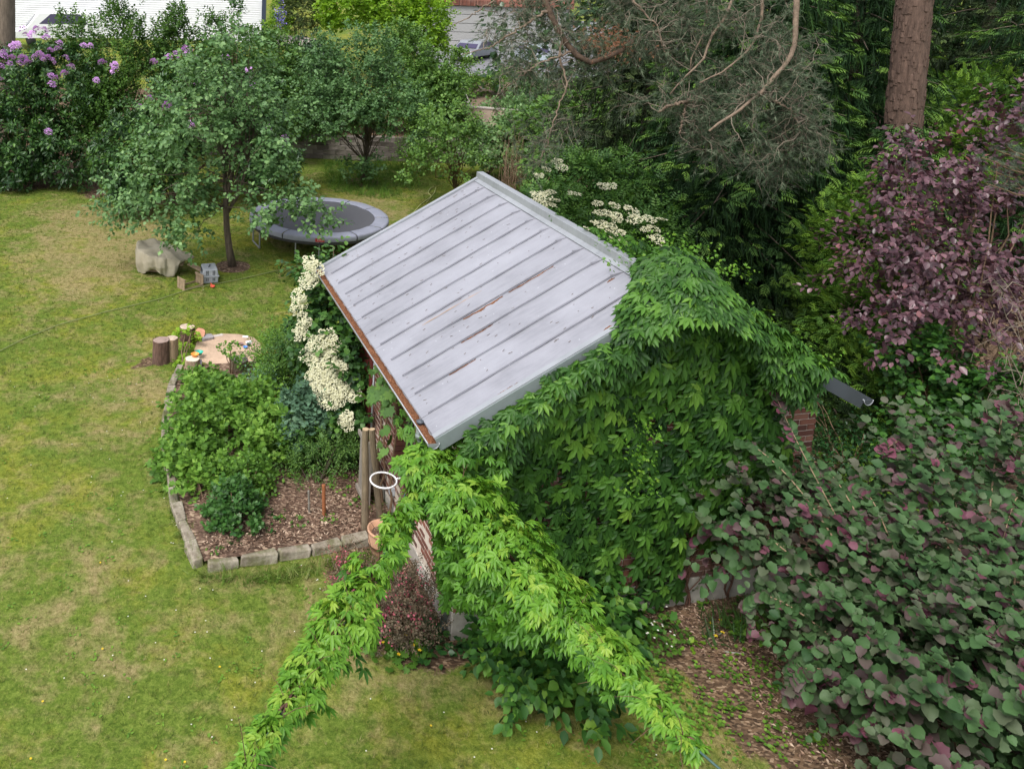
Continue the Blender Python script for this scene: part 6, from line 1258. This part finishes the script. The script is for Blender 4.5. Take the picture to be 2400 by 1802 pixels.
shrub('mallow_bush', 'leafy green bush with heart shaped leaves under the purple plum', 'bush', [ell(2100, 760, 2240, 960, 13.0, .5), ell(2080, 960, 2260, 1090, 12.4, .6), ell(2280, 880, 2460, 1080, 12, .7), ell(2150, 900, 2260, 980, 12.7, .3)], gx(2200, 1000, 12.6), OVALW, L_mock, 150, 4, 8, .11, .3, .15, .5, 1, .3, stem=16, tint=.3)
shrub('undergrowth', 'dark undergrowth in the gap between shed corner and yews', 'undergrowth', [ell(1900, 1000, 2080, 1200, 13, .7), ell(1870, 900, 1960, 1100, 14.4, .5)], gx(1980, 1150, 13.2), OVAL, L_ivy, 90, 3, 8, .07, .3, .2, .8, 1, .1, stem=30, stem_r=.012, tint=.3)

# pine: thick trunk, and long boughs with grey green tufts sweeping down over the shed
M_pine = plain('pine_trunk_bark', (.13, .083, .064), .95, var=.45, scale=3.5, bump=1, streak=(5, 5, .9))
pb = gx(2148, 300, 19.5); pb = np.array([pb[0], 19.5, 0]); t = thing('pine_tree', 'tall pine with thick reddish brown trunk and long drooping grey boughs', 'pine tree', pb)
top = at(2160, -200, 19.5); P = np.linspace(0, 1, 14)[:, None] * ((top - pb) * 1.7); mb = MB(); mb.tube(P, np.linspace(.40, .30, 14), 28); tr_ = mb.build('trunk', M_pine, t, smooth=True)
mb = MB()                                                            # bark plates
for i in range(900):
    f = rng.uniform(0, .62); a = rng.uniform(2.6, 6.6); r_ = .40 - .105 * f; c = (top - pb) * 1.7 * f + np.array([math.cos(a), math.sin(a), 0]) * (r_ + .004); tx = np.array([-math.sin(a), math.cos(a), 0]); nx = np.array([math.cos(a), math.sin(a), 0])
    mb.box(c, (rng.uniform(.05, .10), .024, rng.uniform(.10, .26)), R=np.stack([tx, nx, np.array([0, 0, 1.])], 1), jit=.012)
tag(mb.build('bark_plates', M_pine, t), kind='stuff')
L_pine = leafmat('pine_needles', [(0, (.036, .056, .032)), (.5, (.080, .115, .066)), (1, (.16, .19, .125))], .7, .2, .1, (1, 1, .8), patch=.2)
TUFT = [t_tuft(7, s, .07) for s in range(4)]
M_bough = plain('bough_bark', (.20, .145, .105), .9, var=.45, scale=12, bump=.9); M_bough_dark = plain('dark_bough_bark', (.10, .065, .045), .95, var=.5, scale=10, bump=1)
limbs = [([(2148, -420, 19.5), (1500, -420, 18.5), (1262, -60, 16.2), (1285, 20, 16), (1315, 85, 15.9), (1350, 128, 15.8), (1385, 147, 15.7), (1420, 138, 15.7), (1455, 118, 15.6), (1483, 96, 15.6)], .085, .05),
         ([(2148, -300, 19.5), (1980, -200, 16.5), (1868, -20, 14.6), (1866, 60, 14.5), (1860, 120, 14.4), (1830, 165, 14.3), (1795, 205, 14.2), (1750, 245, 14.1), (1700, 280, 14), (1662, 308, 14)], .075, .02),
         ([(2148, -380, 19.5), (1880, -300, 16.5), (1788, -10, 15), (1783, 50, 15), (1772, 95, 14.9), (1745, 130, 14.9), (1700, 165, 14.8), (1640, 195, 14.8)], .05, .012),
         ([(2148, -420, 19.5), (1800, -350, 17), (1725, -20, 15.4), (1700, 45, 15.3), (1665, 90, 15.3), (1650, 140, 15.2), (1618, 172, 15.2), (1570, 222, 15.2)], .06, .012),
         ([(2148, -420, 19.5), (1700, -350, 17), (1656, -20, 15.6), (1660, 45, 15.6), (1640, 100, 15.5), (1620, 130, 15.5), (1618, 165, 15.4)], .04, .012),
         ([(1320, 80, 15.9), (1310, 130, 15.8), (1330, 200, 15.7), (1305, 260, 15.7), (1285, 330, 15.6), (1262, 390, 15.6)], .025, .006),
         ([(1290, 20, 16), (1230, 60, 16), (1150, 110, 16.2), (1080, 130, 16.4)], .03, .006), ([(1270, -60, 16), (1180, -10, 16.2), (1100, 40, 16.5), (1060, 60, 16.6)], .03, .006), ([(1340, 120, 15.8), (1260, 150, 15.7), (1180, 210, 15.8), (1150, 240, 16)], .022, .005),
         ([(1400, -60, 16), (1480, 0, 15.8), (1540, 60, 15.6), (1560, 130, 15.5)], .03, .006), ([(1620, 235, 15.2), (1600, 240, 15.1), (1560, 252, 15.1), (1543, 262, 15.1)], .03, .025), ([(1610, 235, 15.2), (1600, 280, 15.1), (1592, 315, 15.1)], .018, .012), ([(1780, 220, 14.2), (1860, 260, 14.2), (1880, 330, 14.2)], .02, .006)]
mb = MB(); src = []
for pts, ra, rb in limbs:
    P = np.array([at(*q) for q in pts]); Q, s = resample(P, 50); Q[1:-1] += rng.normal(0, .012, (48, 3)); r_ = np.interp(s, [0, .5, 1], [ra * 1.5, ra, rb]) if len(pts) > 6 else np.linspace(ra, rb, 50)
    m2 = MB(); m2.tube(Q - pb, r_, 8); m2.build('limb', M_bough_dark if len(pts) > 9 and ra > .08 else M_bough, t, smooth=True)
    k = proj(Q); ok = (k[:, 1] > -60) & (k[:, 0] < 1950); src += [(Q[i], r_[i]) for i in np.where(ok)[0]]
M_deadtwig = plain('grey_dead_twig', (.20, .165, .125), .9, var=.25, scale=20)
ZONES = [([(1190, -20), (1700, -20), (1700, 60), (1560, 160), (1500, 250), (1340, 330), (1270, 420), (1190, 380), (1230, 250), (1130, 120)], 125, .5), ([(1560, 60), (1900, 20), (1930, 200), (1960, 330), (1880, 430), (1800, 450), (1700, 400), (1600, 330), (1540, 260)], 150, .55)]
tufts, mb = [], MB(); srcP = np.array([p for p, r in src]); srcK = proj(srcP)
for poly, cnt, _ in ZONES:
    x0, y0 = np.min(poly, 0); x1, y1 = np.max(poly, 0); k = 0
    while k < cnt:
        x, y = rng.uniform(x0, x1), rng.uniform(y0, y1)
        if not inpoly(np.array([[x, y]]), poly)[0]: continue
        k += 1; d2 = (srcK[:, 0] - x) ** 2 + (srcK[:, 1] - y) ** 2; near = np.argsort(d2)[:25]; a = srcP[rng.choice(near)]; e_ = at(x, y, a[1] + rng.uniform(-.1, 1.3))
        n = 9; s = np.linspace(0, 1, n)[:, None]; m_ = (a + e_) / 2 + rng.normal(0, .22, 3) + [0, 0, .15]; P = (1 - s) ** 2 * a + 2 * s * (1 - s) * m_ + s ** 2 * e_; P[1:] += rng.normal(0, .03, (n - 1, 3)); mb.tube(P - pb, np.linspace(.009, .003, n), 4, cap=False)
        for q in range(9):
            j = rng.integers(3, n); b0 = P[j]; dv = unit(P[j] - P[j - 1] + rng.normal(0, .7, 3) * [1, 1, 1] + [0, 0, -.25]); l_ = rng.uniform(.15, .45); b1 = b0 + dv * l_ * .5 + rng.normal(0, .03, 3); b2 = b0 + dv * l_ + rng.normal(0, .04, 3) - [0, 0, .03]
            mb.tube(np.array([b0, b1, b2]) - pb, [.005, .004, .0025], 3, cap=False)
            if rng.uniform() < .97: tufts += [(b2, dv), (b1, unit(dv + rng.normal(0, .5, 3))), (b2 - dv * .06, unit(dv + rng.normal(0, .8, 3)))]
tag(mb.build('twigs', M_deadtwig, t, smooth=True), kind='stuff')
TP = np.array([a for a, _ in tufts]); TD = np.array([b for _, b in tufts]); N = unit(rng.normal(size=TP.shape)); TP, TD = np.concatenate([TP, TP - TD * .09]), np.concatenate([TD, unit(TD + rng.normal(0, .5, TD.shape))]); N = unit(rng.normal(size=TP.shape)); cloud('needles', TUFT, TP, TD, N, rng.uniform(.09, .16, len(TP)), L_pine, t)
# brown dead needles caught in the crook of the biggest bough
c = at(1430, 110, 15.7); O = c + rng.normal(0, 1, (260, 3)) * [.28, .2, .16] + [0, 0, .1]; cloud('dead_needles', TUFT, O, unit(rng.normal(size=O.shape)), unit(rng.normal(size=O.shape)), np.full(260, .09), plain('dead_needles', (.26, .11, .06), .9), t)
# small pine sprays at the right edge and bare twigs
t = thing('young_pine', 'bluish pine sprays with orange buds at the right edge beside the purple plum', 'pine', gx(2460, 400, 12)); L_bp = leafmat('blue_pine_needles', [(0, (.05, .08, .05)), (.5, (.11, .16, .11)), (1, (.21, .26, .18))], .6, .25, .1)
mb = MB(); TPs, TDs = [], []; bt = np.array(t.location)
for x, y in ((2300, 370), (2330, 350), (2360, 345), (2390, 350), (2320, 400), (2350, 390), (2380, 395), (2350, 430), (2385, 430), (2310, 430), (2395, 300), (2400, 260)):
    e_ = at(x, y, 11.6 + rng.uniform(-.3, .3)); a = at(2480, y + 40, 12); P, R_ = limb(a, e_, .02, .008, -.05, 8, .02); mb.tube(P - bt, R_, 6, cap=False)
    for f in np.linspace(.55, 1, 10): TPs.append(a + (e_ - a) * f + rng.normal(0, .01, 3)); TDs.append(unit(unit(e_ - a) + rng.normal(0, .5, 3) + [0, 0, .3]))
tag(mb.build('branch', M_twig, t, smooth=True), kind='stuff'); TPs = np.array(TPs); cloud('needles', [t_tuft(26, s, .03) for s in range(3)], TPs, np.array(TDs), unit(rng.normal(size=TPs.shape)), rng.uniform(.10, .15, len(TPs)), L_bp, t)
t = thing('bare_shrub', 'tangle of bare grey twigs at the right edge under the plum', 'shrub', gx(2480, 900, 10)); bt = np.array(t.location); mb = MB()
for k in range(26):
    a = at(2470 + rng.uniform(0, 40), rng.uniform(650, 1250), 10.5 + rng.uniform(-.5, .8)); e_ = at(rng.uniform(2260, 2420), rng.uniform(620, 1180), 10.3 + rng.uniform(-.6, .8)); P, R_ = limb(a, e_, .010, .003, rng.uniform(-.1, .2), 9, .06); mb.tube(P - bt, R_, 4, cap=False)
    for q in range(4): j = rng.integers(3, 9); dv = unit(P[j] - P[j - 1] + rng.normal(0, .6, 3)) * rng.uniform(.1, .3); mb.tube(np.array([P[j], P[j] + dv * .5 + rng.normal(0, .02, 3), P[j] + dv]) - bt, [.004, .003, .002], 3, cap=False)
tag(mb.build('twigs', M_deadtwig, t), kind='stuff')
# woodland behind everything on the right, one mass
E = [(*gx(1640, 100, 42)[:2], 4.5, 9, 3, 6.5), (*gx(1900, 100, 44)[:2], 5, 9, 3, 8), (*gx(2300, 100, 42)[:2], 5, 9, 3, 8), (*gx(2700, 100, 36)[:2], 5, 8, 4, 8)]
pass
wd_, C, O, d = shrub('woodland', 'dark woodland closing the view behind the spruces and the pine', 'woodland', E, (20, 42, 0), OVALW, L_dark, 1500, 4, 6, .35, .8, .8, .3, .9, .1, stem=0, tint=.5); wd_['kind'] = 'stuff'

CROWD = 0
# ================================================================ GRASS
def grass(name, n, x0, x1, y0, y1, mat, size, tmpl, excl_mulch=True, kind='stuff', label=None, cat=None):
    P = np.stack([rng.uniform(x0, x1, n), y0 + (y1 - y0) * rng.uniform(0, 1, n) ** 1.5], 1); m = softmask(P, MULCH, .15, 3)
    bedp = [tuple(SW(a, b)[:2]) for a, b in ((-2.75, 2.0), (.45, 2.1), (.45, 8), (-2.4, 8), (-2.75, 5))]; shp = [tuple(SW(a, b)[:2]) for a, b in ((.45, .2), (5.6, .2), (5.6, 5.5), (.45, 5.5))]
    sp = G2((455, 822), (480, 785), (595, 790), (615, 830), (540, 862), (460, 845))
    ok = ~inpoly(P, bedp) & ~inpoly(P, shp) & ~inpoly(P, sp)
    if excl_mulch: ok &= (rng.uniform(0, 1, n) > m * 1.1)
    q = proj(np.column_stack([P, np.zeros(n)])); ok &= (q[:, 0] > -150) & (q[:, 0] < 2550) & (q[:, 1] < 1950)
    P = P[ok]; n = len(P); pos = np.column_stack([P, np.full(n, -.005)]); a = rng.uniform(0, 6.28, n)
    return pos, np.stack([np.cos(a), np.sin(a), 0 * a], 1)
L_grass = leafmat('grass_blades', [(0, (.050, .085, .014)), (.4, (.115, .16, .026)), (.65, (.20, .215, .045)), (1, (.37, .32, .15))], .7, .2, .25, patch=.42, patchscale=.9)
pos, D = grass('lawn_grass', 150000, -16, 12, 4.5, 34, None, .05, None)
N = np.tile([0, 0, 1.], (len(pos), 1)); th = softmask(pos[:, :2], THIN, .5, 4)
keep = rng.uniform(0, 1, len(pos)) > th * .35; pos, D, N, th = pos[keep], D[keep], N[keep], th[keep]
V = cloud('lawn_grass', [t_blades(5, s, .11, 1.1) for s in range(4)], pos, D, N, rng.uniform(.03, .065, len(pos)) * (1 + .5 * np.clip((pos[:, 1] - 10) / 10, 0, 1)), L_grass, None, np.clip(rng.normal(.40, .22, len(pos)) + th * .3, 0, 1)); V['kind'] = 'stuff'
# rosettes of broad leaved weeds and clover in the lawn
pos, D = grass('x', 2600, -15, 6, 5, 30, None, .1, None); kk = (np.sin(pos[:, 0] * 1.3) * np.cos(pos[:, 1] * 1.1 + 1) + rng.uniform(-.7, .7, len(pos))) > .25; pos = pos[kk]
O = np.repeat(pos, 6, 0) + rng.normal(0, .045, (len(pos) * 6, 3)) * [1, 1, 0] + [0, 0, .012]; a = rng.uniform(0, 6.28, len(O))
V = cloud('lawn_weeds', OVAL, O, np.stack([np.cos(a), np.sin(a), np.full(len(a), .25)], 1), np.tile([0, 0, 1.], (len(a), 1)), rng.uniform(.03, .06, len(a)), L_weed, None, np.clip(rng.normal(.8, .15, len(a)), 0, 1)); V['kind'] = 'stuff'
pos, D = grass('x', 1500, -14, 8, 5, 28, None, .1, None); kk = (np.sin(pos[:, 0] * .9 + 2) * np.sin(pos[:, 1] * .8) + rng.uniform(-.6, .6, len(pos))) > 0.05; pos = pos[kk]; O = pos + [0, 0, .03]; k5 = np.repeat(O, 5, 0); a = np.tile(np.arange(5) * 1.257, len(O))
V = cloud('daisies', t_diamond(.8), k5, np.stack([np.cos(a), np.sin(a), np.full(len(a), .2)], 1), np.tile([0, 0, 1.], (len(a), 1)), np.full(len(a), .0105), M_white_petal, None, rng.uniform(.4, 1, len(a))); V['kind'] = 'stuff'
O = np.array([gp(x, y, .03) for x, y in ((100, 1643), (72, 1777), (388, 1780), (433, 1785), (515, 1562), (235, 1318), (240, 1520), (1010, 1700), (1270, 1650))]); k5 = np.repeat(O, 7, 0); a = np.tile(np.arange(7) * .9, len(O))
V = cloud('dandelions', t_diamond(.8), k5, np.stack([np.cos(a), np.sin(a), np.full(len(a), .3)], 1), np.tile([0, 0, 1.], (len(a), 1)), np.full(len(a), .016), M_yellow_petal, None); V['kind'] = 'stuff'
# clover and seedlings sprinkled through the thin grass and mulch at the right
W = G2((1400, 1470), (1560, 1560), (1900, 1540), (2000, 1802), (1500, 1802), (1350, 1640)); W = np.array(W); P = rng.uniform(W.min(0), W.max(0), (210, 2)); P = P[inpoly(P, [tuple(w_) for w_ in W])]
P = P[(np.sin(P[:, 0] * 2.2) * np.cos(P[:, 1] * 2.6) + rng.uniform(-.7, .7, len(P))) > .1]; O = np.repeat(P, 16, 0); O = np.column_stack([O + rng.normal(0, .07, O.shape), rng.uniform(.02, .07, len(O))]); a = rng.uniform(0, 6.28, len(O))
V = cloud('clover', OVALW, O, np.stack([np.cos(a), np.sin(a), np.full(len(a), .2)], 1), np.tile([0, 0, 1.], (len(a), 1)) + rng.normal(0, .25, (len(a), 3)), rng.uniform(.03, .055, len(a)), L_weed, None, np.clip(rng.normal(.65, .2, len(a)), 0, 1)); V['kind'] = 'stuff'
# wood chips and fallen leaves lying about in the mulch
i0 = G2((1300, 1385), (1700, 1400), (1960, 1290), (2300, 1500), (2300, 1802), (1900, 1802), (1700, 1560), (1480, 1470)); bedi = [tuple(SW(a, b)[:2]) for a, b in ((-2.4, 2.15), (.4, 2.3), (.4, 4.2), (-2.4, 4.6))]; ci = [tuple(SW(a, b)[:2]) for a, b in ((-.7, .2), (.42, .2), (.42, 2.1), (-.5, 2.0))]
def chips(poly, n, z):
    W = np.array(poly); P = rng.uniform(W.min(0), W.max(0), (n, 2)); P = P[inpoly(P, poly)]; return np.column_stack([P, np.full(len(P), z)])
P = np.concatenate([chips(i0, 14000, .012), chips(bedi, 7000, .125), chips(ci, 4000, .015)]); a = rng.uniform(0, 6.28, len(P))
M_chip = leafmat('wood_chips', [(0, (.07, .042, .03)), (.5, (.20, .125, .085)), (.85, (.36, .25, .18)), (1, (.52, .40, .30))], .9, .1, .0)
V = cloud('wood_chips', t_diamond(.35, .1), P, np.stack([np.cos(a), np.sin(a), rng.normal(0, .15, len(a))], 1), unit(rng.normal(0, .3, P.shape) + [0, 0, 1]), rng.uniform(.03, .075, len(P)), M_chip, None); V['kind'] = 'stuff'
